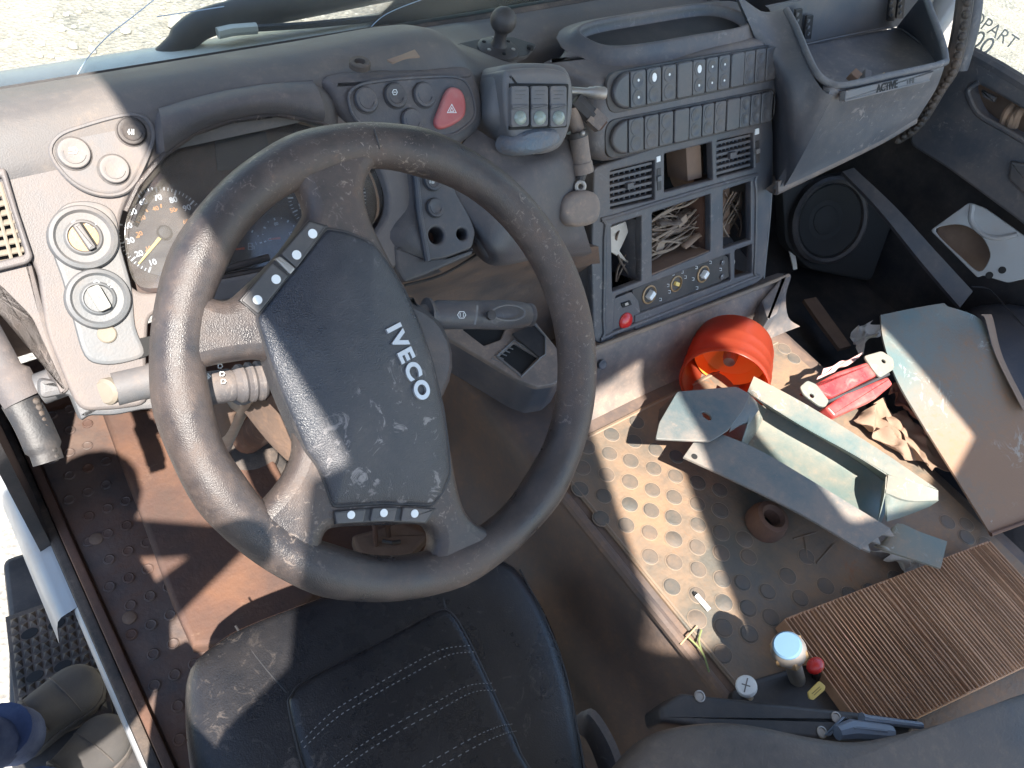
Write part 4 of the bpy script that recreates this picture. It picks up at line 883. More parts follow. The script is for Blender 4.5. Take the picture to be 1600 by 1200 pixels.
# tray on top
KZ = -.012
TT = Fr(U(1000, 60, PZ(KZ)), (0, -.10, 1))
to = cr_closed(TT.line([(852, 88), (878, 78), (900, 45), (935, 26), (1040, 6), (1128, -8), (1165, 0), (1185, 22), (1198, 48), (1206, 60), (1140, 68), (1040, 94), (965, 120), (935, 122), (895, 106)]), 4)
ti = cr_closed(TT.line([(905, 48), (930, 34), (1010, 20), (1090, 8), (1130, 10), (1160, 22), (1170, 34), (1150, 44), (1090, 54), (1020, 66), (965, 72), (930, 66)], .012), 4)
def off(P, F_, h): return [F_.P(p.x, p.y, h) for p in P]
mk('tray_skirt', plate(to, TT, -.05, -.006, .012, 4), mt_con, co, 50)
tr = mk('tray', rings([off([Vector(p) for p in inset(ccw(ti), d_)], TT, h) for d_, h in ((-.030, -.008), (-.020, -.004), (-.012, .003), (-.006, .011), (-.002, .013), (.001, .012), (.003, .006), (.005, .0), (.010, -.0045))], False, True), mt_con, co, 60)
mk('tray_well', plate(inset(ccw(ti), .003), TT, -.007, -.0035, .0005), mt_dark, co)
# heater panel, hanging loose
HP = Fr(K.pp(1056, 445, -.004), K.n)
hp = mk('heater_panel', plate(rnd(HP.line([(988, 453), (1128, 396), (1141, 404), (1140, 432), (1122, 442), (1002, 488), (990, 478)], .003), .004), HP, -.004, .003, .001), mt_dark, co)
for x, y, rr, mm in ((1014, 460, 14.5, mt_brass), (1056, 443, 12.5, mt_brass), (1098, 428, 13, mt_brass)):
    p = HP.pp(x, y, .003); r = rr * HP.m(x, y)
    kb = mk('heater_knob', lathe(p, HP.n, [(r * 1.05, -.001), (r * 1.05, .002), (r * .9, .003), (r * .84, -.0005), (.0003, -.001)], 24), mm, hp)
    if x != 1056:
        G = Fr(p, HP.n, orient(HP, R(40)).u); mk('knob_stub', plate(rect((0, 0), r * .95, r * .62, .002), G, -.001, .011, .002), mt_white, kb)
    else:
        G = Fr(p, HP.n, orient(HP, R(-30)).u); mk('knob_stub', plate(rect((0, 0), r * .8, r * .5, .002), G, -.001, .006, .002), mt_needle, kb)
for x, y in ((1128, 410), (1127, 432)):
    b_ = mk('small_button', lathe(HP.pp(x, y, .003), HP.n, [(.0055, -.001), (.0055, .003), (.0003, .0035)], 14), mt_con, hp); mk('lamp_dot', lathe(HP.pp(x + 1, y - 1, .0066), HP.n, [(.001, -.0005), (.001, .0005), (.0002, .0006)], 8), mt_white, b_)
mk('heater_marks', [q for x, y in ((1046, 421), (1052, 428), (1066, 425), (1071, 433), (1044, 446), (1046, 456), (1088, 418), (1110, 410), (1083, 436), (1089, 450), (1032, 468), (1126, 421)) for q in strokes(HP, x, y, .0033, [[(-1.6, -2), (1.6, -2), (1.4, 2), (-1.4, 2)]], .0006)], mt_white, hp)
mk('panel_highlight', tube([HP.pp(1070, 417, .003), HP.pp(1106, 404, .003), HP.pp(1136, 395, .003), HP.pp(1142, 403, .003)], .0008, 6), mt_white, hp)
mk('fixing_ear', lathe(HP.pp(1144, 410, .001), HP.n, [(.0065, -.002), (.0065, .002), (.003, .0022), (.0028, -.002)], 16, cap0=False, cap1=False), mt_steel, hp)
lp = mk('socket_panel', plate(rnd(HP.line([(958, 467), (986, 456), (997, 470), (1000, 488), (993, 515), (953, 524)], .004), .003), HP, -.004, .005, .001), mt_con, co)
mk('red_button', dome(circ(HP.at(979, 502, .008), 13.5 * HP.m(979, 502), 24), HP, [(1, .003), (1, .007), (.85, .010), (.5, .0125), (.04, .013)]), mt_red, lp)
mk('socket', plate(rnd(HP.line([(970, 474), (984, 469), (987, 476), (973, 481)], .006), .002), HP, .004, .0075, .0008), mt_black, lp)
mk('socket_pin', plate(HP.line([(976, 474), (981, 472), (982, 476), (977, 478)], .008), HP, .006, .009, .0005), mt_steel, lp)
# wires in the slots
wr = thing('wiring_loom', 'tangle of dusty brown wires in the open radio slots', 'wires', K.pp(1060, 380, -.07))
random.seed(11)
for k in range(120):
    if k < 84: x0, x1, ya, yb = 1012, 1112, 320, 395
    elif k < 108: x0, x1, ya, yb = 960, 1004, 350, 440
    else: x0, x1, ya, yb = 1126, 1160, 300, 370
    sl_ = -.34; pts = []
    y = random.uniform(ya + 6, yb - 4); wv = random.uniform(3, 22); ph = random.uniform(0, 6); hz_ = random.uniform(-.10, -.03)
    for j in range(6):
        t = j / 5; xx = x0 - 4 + (x1 - x0 + 8) * t; yy = y + sl_ * (xx - (x0 + x1) / 2) * random.uniform(.2, 1.5) + wv * math.sin(ph + t * random.uniform(2.5, 4.5))
        if k >= 84: xx = x0 + (x1 - x0) * (.5 + .45 * math.sin(ph + t * 3)); yy = ya + (yb - ya) * t
        pts.append(K.pp(xx, yy, hz_ + random.uniform(-.01, .01)))
    mk('wire', tube(cr_open(pts, 4), random.uniform(.0009, .0026), 6), mt_wire if random.random() < .7 else mt_wire2, wr)
for x, y, h, a, w_, l_ in ((1065, 345, -.035, .35, .016, .026), (1035, 348, -.045, -.2, .014, .022), (1030, 385, -.04, 1.1, .020, .026), (1082, 330, -.05, .2, .014, .03)):
    c = K.at(x, y, h); mk('connector', plate(rect(c, l_, w_, .003, a), K, h - .012, h + .004, .002), mt_wire, wr)
for k in range(9):
    x = random.uniform(1022, 1100); y = 330 + (1100 - x) * .34 + random.uniform(0, 52); h = random.uniform(-.06, -.025); a_ = random.uniform(-.9, .5)
    pts = [K.pp(x + math.cos(a_) * q + random.uniform(-4, 4), y + math.sin(a_) * q + random.uniform(-5, 5), h + random.uniform(-.008, .008)) for q in (-18, -6, 6, 18)]
    mk('loom_wrap', tube(cr_open(pts, 4), random.uniform(.004, .007), 8, flat=.35), mt_card if k % 2 else mt_wire2, wr)
cl_ = mk('clip_plate', plate(rnd(K.line([(952, 356), (978, 346), (982, 362), (974, 380), (968, 392), (980, 408), (990, 405), (984, 412), (962, 398), (952, 392)], -.03), .002), K, -.036, -.03, .001), mt_paper, wr)

# console foot between the face and the tunnel
rows = [[K.pp(925, 538, -.002), K.pp(1010, 506, -.002), K.pp(1100, 474, -.002), K.pp(1185, 444, -.002), K.pp(1230, 428, -.01)],
        [K.pp(925, 550, .012), K.pp(1010, 518, .012), K.pp(1100, 484, .012), K.pp(1190, 450, .012), K.pp(1236, 432, .0)],
        [U(922, 585, PZ(-.475)), U(1010, 553, PZ(-.475)), U(1105, 515, PZ(-.475)), U(1195, 478, PZ(-.475)), U(1228, 462, PZ(-.478))],
        [U(918, 625, PZ(-.53)), U(1010, 590, PZ(-.53)), U(1110, 548, PZ(-.53)), U(1200, 510, PZ(-.53)), U(1232, 496, PZ(-.53))],
        [U(914, 662, PZ(-.553)), U(1010, 615, PZ(-.553)), U(1120, 566, PZ(-.553)), U(1215, 524, PZ(-.553)), U(1250, 510, PZ(-.553))]]
ft = mk('console_foot', thick(grid(rows, 5, 4), (0, .02, -.015)), mt_base, co, 60)
mk('foot_ridge', tube([K.pp(x, y, .012) for x, y in [(926, 545), (1010, 514), (1100, 481), (1190, 447), (1232, 430)]], .004, 8), mt_ring, co)
mk('foot_end', plate(rnd(TF.line([(1190, 470), (1228, 425), (1232, 440), (1215, 490), (1200, 500)], .10), .004), Fr(TF.o, TF.n), .04, .10, .004), mt_base, co)
p = U(941, 570, PZ(-.455)); mk('foot_plug', lathe(p, (0, -.8, .6), [(.009, -.004), (.009, .002), (.007, .003), (.0003, .001)], 18), mt_con, co)

# driver-side bin beside the console foot
BZ = -.40
BF = Fr(U(790, 550, PZ(BZ)), (-.05, -.12, 1))
bn = thing('storage_bin', 'open black ashtray bin below the right stalk', 'bin', BF.o - Vector((0, 0, .1)))
bo = rnd(BF.line([(655, 500), (705, 484), (775, 478), (835, 500), (880, 556), (884, 584), (866, 600), (838, 604), (812, 594)]), .006)
b1 = rnd(BF.line([(722, 514), (758, 498), (790, 512), (782, 530), (756, 540)]), .002); b2 = rnd(BF.line([(780, 556), (803, 536), (840, 558), (815, 584)]), .002)
plate_h('rim_top', [bo, b1, b2], BF, -.012, .0, .002, mt_base, bn)
sd = [Vector(p) for p in bo]
low = rnd([Vector(p) for p in BF.line([(655, 545), (700, 520), (775, 500), (835, 520), (880, 596), (880, 640), (855, 660), (830, 655), (800, 635)], -.03)], .008)
L0 = [BF.P(p.x, p.y, -.010) for p in ccw(sd)]; L1 = [BF.P(p.x, p.y, -.09) for p in ccw(sd)]
L1 = [p + Vector((0, .0, 0)) for p in L1]
mk('bin_side', rings([L0, L1], False, False), mt_con, bn)
for q in (b1, b2):
    q = ccw([Vector(p) for p in q]); mk('bin_well', rings([[BF.P(p.x, p.y, h) for p in inset(q, -.0005 if h > -.03 else .003)] for h in (-.004, -.05)], True, False), mt_black, bn)
mk('bin_grip', [tube([BF.pp(768 + 5 * k, 560 - 5 * k, .0), BF.pp(782 + 5 * k, 566 - 5 * k, .0)], .0012, 5) for k in range(5)], mt_grey, bn)
mk('well_rim', tube(cr_closed([BF.P(p.x, p.y, .001) for p in [Vector(v_) for v_ in BF.line([(776, 557), (803, 532), (845, 559), (814, 589)])]], 1), .0018, 6, closed=True), mt_grey, bn)
mk('bin_lid', plate(rnd(BF.line([(800, 520), (835, 505), (852, 525), (852, 552), (845, 558)], .012), .003), BF, .006, .010, .001), mt_dark, bn)
mk('lid_edge', tube([BF.pp(x, y, .011) for x, y in [(825, 508), (836, 508), (852, 526), (852, 554), (842, 560)]], .0014, 6), mt_grey, bn)

# cables and connectors left of the console
CFm = Fr(DF.pp(915, 200, .0), (-.3, -.8, .5))
cb_ = thing('coax_plug', 'steel coaxial plug on a short black cable beside the console', 'plug', CFm.pp(895, 142, .02))
axx = CFm.pp(947, 146, .03) - CFm.pp(893, 142, .02); L_ = axx.length
mk('plug', lathe(CFm.pp(893, 142, .02), axx, [(.0055, 0), (.0055, L_ * .45), (.007, L_ * .5), (.0075, L_ * .62), (.0085, L_ * .66), (.0085, L_ * .95), (.007, L_), (.004, L_), (.0035, L_ * .9), (.0003, L_ * .9)], 20), mt_steel, cb_)
o = thing('square_connector', 'black square cable connector hanging beside the console', 'connector', CFm.pp(900, 155, .02))
mk('sleeve', tube([CFm.pp(898, 156, .02), CFm.pp(925, 182, .025)], .0125, 8), mt_dark, o); mk('shell', tube([CFm.pp(922, 180, .025), CFm.pp(940, 196, .03)], .0150, 4), mt_base, o)
mk('socket_face', tube([CFm.pp(938, 194, .03), CFm.pp(942, 198, .031)], .010, 4), mt_rust, o)
o = thing('gaiter_cable', 'thick dusty cable with clamp hanging between pod and console', 'cable', CFm.pp(905, 270, .02))
pts = [CFm.pp(x, y, .02) for x, y in [(893, 168), (898, 188), (903, 205), (906, 230), (910, 255), (913, 270)]]
mk('cable', tube(cr_open(pts, 4), [.010] * 9 + [.0135] * 12, 14), mt_base, o)
mk('clamp', tube([CFm.pp(901, 205, .02), CFm.pp(903, 214, .02)], .0150, 16), mt_dark, o); mk('clamp_screw', ball(CFm.pp(910, 208, .036), .004, 10, 6), mt_steel, o)
mk('end_sleeve', tube([CFm.pp(909, 254, .02), CFm.pp(912, 270, .02)], .0148, 16), mt_base, o)
mk('pigtail', tube([CFm.pp(910, 270, .02), CFm.pp(906, 281, .02)], .007, 10), mt_dark, o)
o = mk('eye_ring', lathe(CFm.pp(906, 291, .022), CFm.n, [(.009, -.002), (.009, .003), (.006, .004), (.004, .003), (.0035, -.002)], 18, cap0=False, cap1=False), mt_steel); tag(o, 'small steel eye ring above the round grey knob', 'ring')
kn = thing('parking_brake_knob', 'fat grey round knob sticking out left of the console', 'knob', CFm.pp(900, 325, 0))
NF = Fr(CFm.pp(900, 326, .03), (-.15, -.75, .62))
mk('knob_body', plate(cr_closed(NF.line([(872, 322), (880, 306), (902, 298), (924, 300), (934, 314), (934, 334), (926, 348), (905, 354), (886, 352), (874, 340)], .0), 4), NF, -.03, .012, .010, 4), mt_base, kn, 50)
mk('knob_collar', lathe(NF.pp(872, 326, -.014), NF.u * -1 + NF.n * .3, [(.018, -.01), (.019, .0), (.0205, .003), (.017, .007), (.0003, .008)], 24), mt_con, kn)
mk('knob_neck', tube([NF.pp(885, 328, -.03), NF.pp(840, 330, -.07)], .013, 14), mt_con, kn)

# ================================================================== passenger side
tb = thing('passenger_tray', 'dark grey passenger dash bin with an open top tray', 'dash bin', (1.25, .3, -.25))
rimz = -.04
def T(px, py, z): return U(px, py, PZ(z))
# outer shell: left flank, front face, bottom lip
rows = [[U(1150, -10, PY(.42)), T(1195, 20, .0), T(1228, 16, .01)],
        [U(1180, 60, PY(.36)), T(1222, 80, -.03), T(1246, 58, -.01)],
        [U(1200, 130, PY(.34)), T(1232, 150, -.08), T(1262, 104, -.03)],
        [U(1205, 220, PY(.30)), T(1236, 225, -.16), T(1285, 140, -.045)],
        [U(1205, 300, PY(.28)), T(1228, 288, -.235), T(1302, 150, -.05)]]
mk('left_flank', thick(grid(rows, 5, 4), (.006, .012, -.004)), mt_tray, tb, 60)
rows = [[T(1296, 134, -.042), T(1325, 134, -.040), T(1400, 118, -.040), T(1476, 100, -.040)],
        [T(1294, 150, -.052), T(1325, 146, -.055), T(1400, 130, -.055), T(1473, 112, -.052)],
        [T(1268, 210, -.13), T(1320, 188, -.12), T(1390, 165, -.11), T(1462, 140, -.09)],
        [T(1228, 278, -.225), T(1318, 232, -.18), T(1384, 202, -.16), T(1440, 175, -.14)],
        [T(1216, 296, -.25), T(1310, 252, -.205), T(1380, 218, -.185), T(1432, 188, -.165)]]
mk('front_face', thick(grid(rows, 5, 4), (.0, .012, -.006)), mt_tray, tb, 60)
rows = [[T(1216, 284, -.236), T(1312, 240, -.195), T(1382, 208, -.175), T(1434, 182, -.155)], [T(1214, 305, -.262), T(1312, 258, -.22), T(1384, 222, -.195), T(1430, 194, -.17)], [T(1216, 310, -.275) + Vector((0, .05, 0)), T(1312, 264, -.24) + Vector((0, .05, 0)), T(1384, 230, -.21) + Vector((0, .05, 0)), T(1432, 200, -.18) + Vector((0, .05, 0))]]
mk('bottom_lip', thick(grid(rows, 4, 3), (0, .006, -.003)), mt_base, tb, 60)
# rim and inner walls
rimL = [T(1228, 15, .01), T(1244, 45, -.002), T(1260, 84, -.016), T(1276, 115, -.03), T(1296, 130, -.04), T(1322, 133, -.04), T(1400, 116, -.04), T(1470, 100, -.04), T(1477, 90, -.037), T(1470, 60, -.025), T(1455, 20, -.008), T(1444, -12, .004)]
mk('rim', tube(cr_open(rimL, 5), .0065, 10), mt_tray, tb, 60)
lowL = [U(1250, 70, PY(.405)), U(1258, 92, PY(.38)), U(1272, 122, PY(.33)), U(1286, 140, PY(.27)), U(1300, 150, PY(.245)), U(1330, 150, PY(.235)), U(1400, 132, PY(.232)), U(1462, 112, PY(.232)), U(1464, 104, PY(.24)), U(1450, 80, PY(.30)), U(1420, 52, PY(.38)), U(1400, 44, PY(.405))]
A = cr_open(rimL, 5); B = cr_open(lowL, 5)
mk('inner_wall', (A + B, [(i, i + 1, i + 1 + len(A), i + len(A)) for i in range(len(A) - 1)]), mt_tray, tb, 60)
mk('inner_floor', (B, [tuple(range(len(B)))]), mt_tray, tb)
rows = [[U(1200, 12, PY(.43)), U(1300, -8, PY(.43)), U(1400, -22, PY(.43)), U(1500, -40, PY(.43))], [U(1240, 72, PY(.41)), U(1310, 60, PY(.41)), U(1392, 44, PY(.41)), U(1440, 30, PY(.41))]]
mk('back_panel', thick(grid(rows, 4, 4), (0, .008, 0)), mt_panel, tb)
mk('fold_line', tube([U(1256, 70, PY(.403)), U(1320, 56, PY(.403)), U(1385, 43, PY(.403)), U(1410, 46, PY(.39)), U(1440, 68, PY(.33)), U(1464, 92, PY(.26))], .0018, 6), mt_panel, tb)
for x, y in ((1262, 42), (1245, 32), (1392, 14), (1406, 10)):
    F_ = Fr(U(x, y, PY(.412)), (0, -1, .1)); pc = mk('clip_slot', plate(rnd(F_.line([(x - 4, y - 18), (x + 7, y - 20), (x + 3, y + 18), (x - 8, y + 18)], .0), .003), F_, .0, .0045, .001), mt_dark, tb)
    for q in (-10, 0, 10): mk('clip_tooth', lathe(F_.pp(x, y + q, .004), F_.n, [(.004, -.001), (.004, .003), (.0003, .004)], 8), mt_panel, pc)
Fb = Fr(T(1390, 135, -.058), (0, -.75, .66))
Fb = Fr(T(1390, 135, -.052), (-.03, -.80, .6), T(1460, 116, -.052) - T(1325, 150, -.052))
bd = mk('badge_strip', plate(rnd(Fb.line([(1322, 142), (1460, 110), (1452, 126), (1320, 158)], .006), .003), Fb, -.006, .006, .002), mt_panel, tb)
mk('badge_edge', tube([Fb.pp(1320, 158, .006), Fb.pp(1452, 126, .006)], .0016, 6), mt_grey, tb)
text('lettering', 'ACTIVE', Fb, 1386, 135.5, .0066, .019, 0, mt_black, tb, bold=.0006, shear=.15); text('lettering', 'TIME', Fb, 1423, 127, .0066, .0135, 0, mt_con2, tb, shear=.15)
# scraps lying in the tray
for (x, y, l_, w_, a, mm, nm, lb, ct) in ((1334, 120, .020, .018, .3, mt_card, 'relay_block', 'small tan relay block lying in the passenger tray', 'relay'), (1352, 122, .026, .014, .9, mt_grey, 'fuse_block', 'grey fuse block beside the tan relay in the tray', 'fuse'), (1378, 118, .03, .006, .2, mt_twig, 'tray_twig', 'thin straw scrap on the floor of the passenger tray', 'straw')):
    F_ = Fr(U(x, y, PY(.262)), (-.2, -.35, 1))
    o = mk(nm, plate(rect((0, 0), l_, w_, .002, a), F_, -.006, .010 if l_ < .03 else -.002, .0015), mm); tag(o, lb, ct)

# passenger door
RX = 1.60
dr = thing('passenger_door', 'dark grey passenger door trim with an open pull pocket and window', 'door', (RX, -.1, -.5))
XF = Fr((RX, 0, -.3), (-1, 0, .12), (0, -1, 0))
dpo = XF.line([(1462, 105), (1512, 84), (1560, 112), (1680, 185), (1700, 470), (1600, 350), (1480, 262), (1420, 225), (1436, 160)])
pk = cr_closed(XF.line([(1513, 140), (1522, 131), (1545, 140), (1600, 172), (1660, 210), (1650, 250), (1600, 218), (1572, 203), (1530, 178)], .004), 4)
plate_h('trim_panel', [rnd(dpo, .02), pk], XF, -.05, .004, .006, mt_con, dr)
mk('pocket_back', plate(inset(ccw(pk), -.01), XF, -.075, -.06, .002), mt_soil, dr)
mk('pocket_rim', tube(cr_open([XF.pp(x, y, .004) for x, y in [(1530, 128), (1515, 138), (1514, 150), (1530, 179), (1572, 204), (1612, 228)]], 4), .006, 8), mt_con, dr)
mk('pocket_tab', plate(rnd(XF.line([(1532, 140), (1556, 152), (1552, 160), (1536, 152)], -.02), .002), XF, -.03, -.02, .002), mt_con, dr)
for k, (x, y) in enumerate(((1572, 178), (1582, 184), (1590, 180))):
    mk('rag_fold', tube(cr_open([XF.pp(x - 6, y + 18, -.03), XF.pp(x, y, -.02), XF.pp(x + 9, y - 12, -.035)], 4), .009, 8), mt_card, dr)
mk('window_sill', tube([XF.pp(1505, 78, -.01), XF.pp(1560, 108, -.01), XF.pp(1680, 182, -.01)], .016, 10), mt_con, dr)
# lower recess with handle
mk('lower_pocket', plate(rnd(XF.line([(1578, 250), (1620, 262), (1680, 330), (1650, 350), (1590, 296), (1574, 280)], .01), .01), XF, -.0, .012, .006), mt_con2, dr)
mk('window_pane', plate([Vector(p) for p in XF.line([(1500, -120), (1512, 82), (1690, 186), (1740, -60)], -.03)], XF, -.036, -.031, .0005), mt_glass, dr)
WX = Fr(XF.P(0, 0, -.029), XF.n, XF.u)
# shaky lettering written on the glass
tdir = Vector(WX.at(1566, 58)) - Vector(WX.at(1522, 28)); ta = math.atan2(tdir.y, tdir.x)
text('glass_writing', 'COPART', WX, 1545, 42, .0012, .036, ta, mt_ink, dr, ext=.0002); text('glass_writing', '00', WX, 1534, 68, .0012, .05, ta, mt_ink, dr, ext=.0002)
# door seal and grab post
sl2 = thing('door_seal', 'black beaded rubber door seal running down beside the passenger tray', 'seal', (1.5, .3, -.3))
spth = cr_open([U(x, y, PX(1.52)) for x, y in [(1512, -40), (1505, 20), (1496, 70), (1484, 110), (1466, 138), (1446, 172), (1428, 196), (1400, 215)]], 6)
mk('strip', tube(spth, .017, 10), mt_rubber, sl2)
for k in range(2, len(spth), 2): mk('bead', ball(spth[k] + Vector((-.010, -.010, .003)), .009, 8, 6), mt_rubber, sl2)
o = mk('grab_post', tube(cr_open([U(x, y, PX(1.56)) for x, y in [(1524, -40), (1518, 30), (1506, 80), (1498, 108)]], 5), .018, 12), mt_tray); tag(o, 'slim blue grey pillar trim between the door seal and the window', 'pillar trim')
o = mk('pillar_tube', tube([U(1450, 50, PX(1.66)), U(1500, -20, PX(1.70))], .03, 12), mt_bodyw); tag(o, 'pale body tube seen behind the tray corner', 'body tube')
# footwell
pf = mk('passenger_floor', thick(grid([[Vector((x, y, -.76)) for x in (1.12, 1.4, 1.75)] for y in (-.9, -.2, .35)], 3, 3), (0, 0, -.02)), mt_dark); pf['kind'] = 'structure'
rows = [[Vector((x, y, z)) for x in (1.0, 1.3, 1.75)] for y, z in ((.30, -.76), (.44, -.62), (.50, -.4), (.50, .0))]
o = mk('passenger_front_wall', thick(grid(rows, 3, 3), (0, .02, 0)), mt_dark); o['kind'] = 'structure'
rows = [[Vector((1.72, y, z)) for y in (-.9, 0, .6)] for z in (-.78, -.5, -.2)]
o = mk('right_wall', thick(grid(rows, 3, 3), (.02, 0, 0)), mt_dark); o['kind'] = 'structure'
SPF = Fr(U(1296, 345, (Vector((1.4, .30, -.60)), Vector((-.35, -.75, .55)))), (-.35, -.75, .55))
spk = thing('door_speaker', 'round black speaker low in the dark passenger footwell', 'speaker', SPF.o)
r = 68 * SPF.m(1296, 345)
mk('ring', lathe(SPF.o, SPF.n, [(r, -.02), (r, .006), (r * .93, .012), (r * .86, .008), (r * .84, .0)], 36, cap0=False, cap1=False), mt_dark, spk)
mk('cone', lathe(SPF.o, SPF.n, [(r * .84, .0), (r * .8, .004), (r * .7, .0), (r * .35, -.02), (r * .33, -.012), (r * .15, -.006), (.0003, -.005)], 36, cap0=False), mt_black, spk)
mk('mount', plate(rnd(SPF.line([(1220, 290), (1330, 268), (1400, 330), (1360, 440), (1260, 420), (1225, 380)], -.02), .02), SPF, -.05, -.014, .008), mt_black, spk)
rows = [[U(1316, 268, PX(1.46)), U(1372, 326, PX(1.46)), U(1440, 410, PX(1.46)), U(1500, 480, PX(1.46))], [U(1334, 262, PX(1.48)), U(1398, 322, PX(1.48)), U(1460, 390, PX(1.48)), U(1520, 455, PX(1.48))]]
o = mk('sill_strip', thick(grid(rows, 4, 2), (.004, 0, -.01)), mt_con2); tag(o, 'long grey sill strip running through the dark passenger footwell', 'sill strip')
o = mk('bent_strip', thick(grid([[T(1222, 338, -.60), T(1226, 368, -.62), T(1235, 400, -.64), T(1240, 422, -.65)], [T(1230, 336, -.60), T(1235, 366, -.62), T(1243, 400, -.64), T(1246, 420, -.65)]], 4, 2), (.006, .006, -.004)), mt_cream); tag(o, 'narrow strip coloured pale for sunlight, standing in the passenger footwell', 'strip')  # cream colour stands for sunlight caught on a thin pipe
o = mk('footwell_board', thick(grid([[T(1256, 468, -.70), T(1278, 500, -.70), T(1312, 545, -.70)], [T(1275, 464, -.70), T(1298, 496, -.70), T(1330, 540, -.70)]], 3, 2), (0, 0, -.01)), mt_soil); tag(o, 'short brown board on the passenger footwell floor', 'board')
random.seed(5)
def crumple(name, L, z, amp, mat, label, cat, nu=6, nv=6, th=.001):
    """creased sheet over a four-sided patch (pixels) at height z"""
    a, b, c, d_ = [T(x, y, z) for x, y in L]; rows = []
    for i in range(nv + 1):
        rows.append([a.lerp(b, j / nu).lerp(d_.lerp(c, j / nu), i / nv) + Vector((random.uniform(-1, 1) * amp * .7, random.uniform(-1, 1) * amp * .7, random.uniform(0, 1) ** 2 * amp * 2.6)) for j in range(nu + 1)])
    v, f = grid(rows, 4, 4); v = [p + Vector((0, 0, random.uniform(-1, 1) * amp * .05)) for p in v]
    o = mk(name, thick((v, f), (0, 0, -th)), mat, None, 40); return tag(o, label, cat)
crumple('crumpled_paper', [(1325, 530), (1352, 505), (1376, 522), (1340, 555)], -.58, .012, mt_paper, 'crumpled pale paper scrap behind the green sheet', 'paper', 5, 5)
# white metal panel low on the door
XW = Fr((1.57, 0, -.45), (-1, 0, .35), (0, -1, 0))
wp_o = rnd(XW.line([(1454, 360), (1515, 316), (1540, 325), (1620, 382), (1625, 430), (1575, 442), (1536, 430), (1528, 434)]), .008)
wp_h = cr_closed(XW.line([(1462, 362), (1480, 352), (1505, 352), (1530, 365), (1545, 388), (1546, 405), (1530, 424), (1500, 400)]), 4)
wpn = thing('white_door_metal', 'white painted metal panel with a large cut-out low on the passenger side', 'metal panel', XW.o)
plate_h('sheet', [wp_o, wp_h], XW, -.004, .004, .002, mt_bodyw, wpn)
mk('backing', plate(inset(ccw([Vector(p) for p in wp_h]), -.01), XW, -.05, -.045, .001), mt_soil, wpn)
mk('pressed_rib', tube(cr_open([XW.pp(x, y, .003) for x, y in [(1520, 320), (1518, 345), (1535, 365), (1560, 372), (1590, 366)]], 5), .006, 8), mt_bodyw, wpn)
for x, y in ((1566, 422), (1546, 430)): mk('hole', lathe(XW.pp(x, y, .004), XW.n, [(.008, -.0005), (.008, .0008), (.0003, .0009)], 16), mt_black, wpn)
# passenger seat
QZ = -.50
QF = Fr(T(1600, 620, QZ), (-.1, 0, 1))
ps = thing('leather_seat', 'dark grey passenger seat cushion behind the green sheet', 'seat', QF.o - Vector((0, 0, .3)))
c = Vector(QF.at(1668, 600)); ang = R(-20)
mk('cushion', blob(c, QF, .27, .30, -.22, .0, 3.0, 48, 10), mt_seat2, ps, 60)
mk('piping', tube(cr_open([QF.pp(x, y, -.006) for x, y in [(1518, 448), (1545, 452), (1572, 480), (1600, 510), (1640, 560)]], 5), .0016, 6), mt_seat, ps)

# ================================================================== driver seat
SZ_ = -.58
SF = Fr(T(600, 1060, SZ_), (0, -.03, 1))
ds = thing('driver_seat', 'black leather driver seat cushion with double stitching and dusty scuffs', 'seat', SF.o - Vector((0, 0, .2)))
so_ = SF.line([(292, 1040), (330, 1002), (372, 976), (475, 936), (600, 895), (700, 872), (790, 868), (836, 915), (872, 985), (898, 1070), (914, 1150), (930, 1260), (940, 1420), (420, 1560), (330, 1360), (296, 1200), (286, 1110)])
so_ = cr_closed(so_, 3)
mk('cushion', dome(so_, SF, [(.93, -.16), (.99, -.12), (1.01, -.07), (1.0, -.03), (.985, -.012), (.96, -.003), (.9, .002), (.7, .003), (.4, .002), (.05, .002)]), mt_seat, ds, 60)
ins = cr_closed(SF.line([(452, 1108), (456, 1085), (478, 1062), (560, 1020), (640, 978), (684, 954), (704, 956), (724, 985), (752, 1040), (784, 1110), (815, 1180), (850, 1290), (600, 1420), (520, 1330), (480, 1220)], .006), 3)
mk('insert', dome(ins, SF, [(1.0, -.01), (1.0, .003), (.99, .0065), (.965, .0085), (.9, .0092), (.5, .0098), (.04, .0098)]), mt_seat, ds, 60)
mk('insert_piping', tube([SF.P(p[0], p[1], .003) for p in ins], .0026, 6, closed=True), mt_dark, ds)
def seam(L, h=.0100, dash=True, mat=mt_thread, r=.0007):
    P = cr_open([SF.pp(x, y, h) for x, y in L], 14); out = []
    for i in range(0, len(P) - 1, 2): out.append(tube([P[i], P[i].lerp(P[i + 1], .9)], r, 5))
    return out
sm = []
for L in ([(470, 1160), (520, 1112), (580, 1075), (640, 1040), (690, 1015), (738, 1008)], [(475, 1168), (525, 1122), (586, 1085), (646, 1052), (700, 1024), (744, 1018)], [(500, 1218), (540, 1182), (600, 1142), (680, 1098), (730, 1072), (772, 1067)], [(510, 1226), (548, 1192), (608, 1152), (688, 1108), (738, 1082), (778, 1078)], [(600, 1240), (660, 1198), (740, 1152), (780, 1135), (802, 1131)], [(610, 1252), (668, 1210), (748, 1164), (790, 1146), (808, 1142)]):
    sm += seam(L)
mk('stitching', sm, mt_thread, ds)
for L in ([(368, 978, -.006), (392, 1015, .002), (420, 1050, .003), (448, 1082, .003)], [(690, 920, .0), (693, 938, .003), (697, 955, .004)], [(812, 890, -.006), (848, 960, -.003), (880, 1040, -.003), (902, 1140, -.003), (918, 1230, -.003)]): mk('panel_seam', tube(cr_open([SF.pp(x, y, h - .0012) for x, y, h in L], 5), .0018, 6), mt_dark, ds)
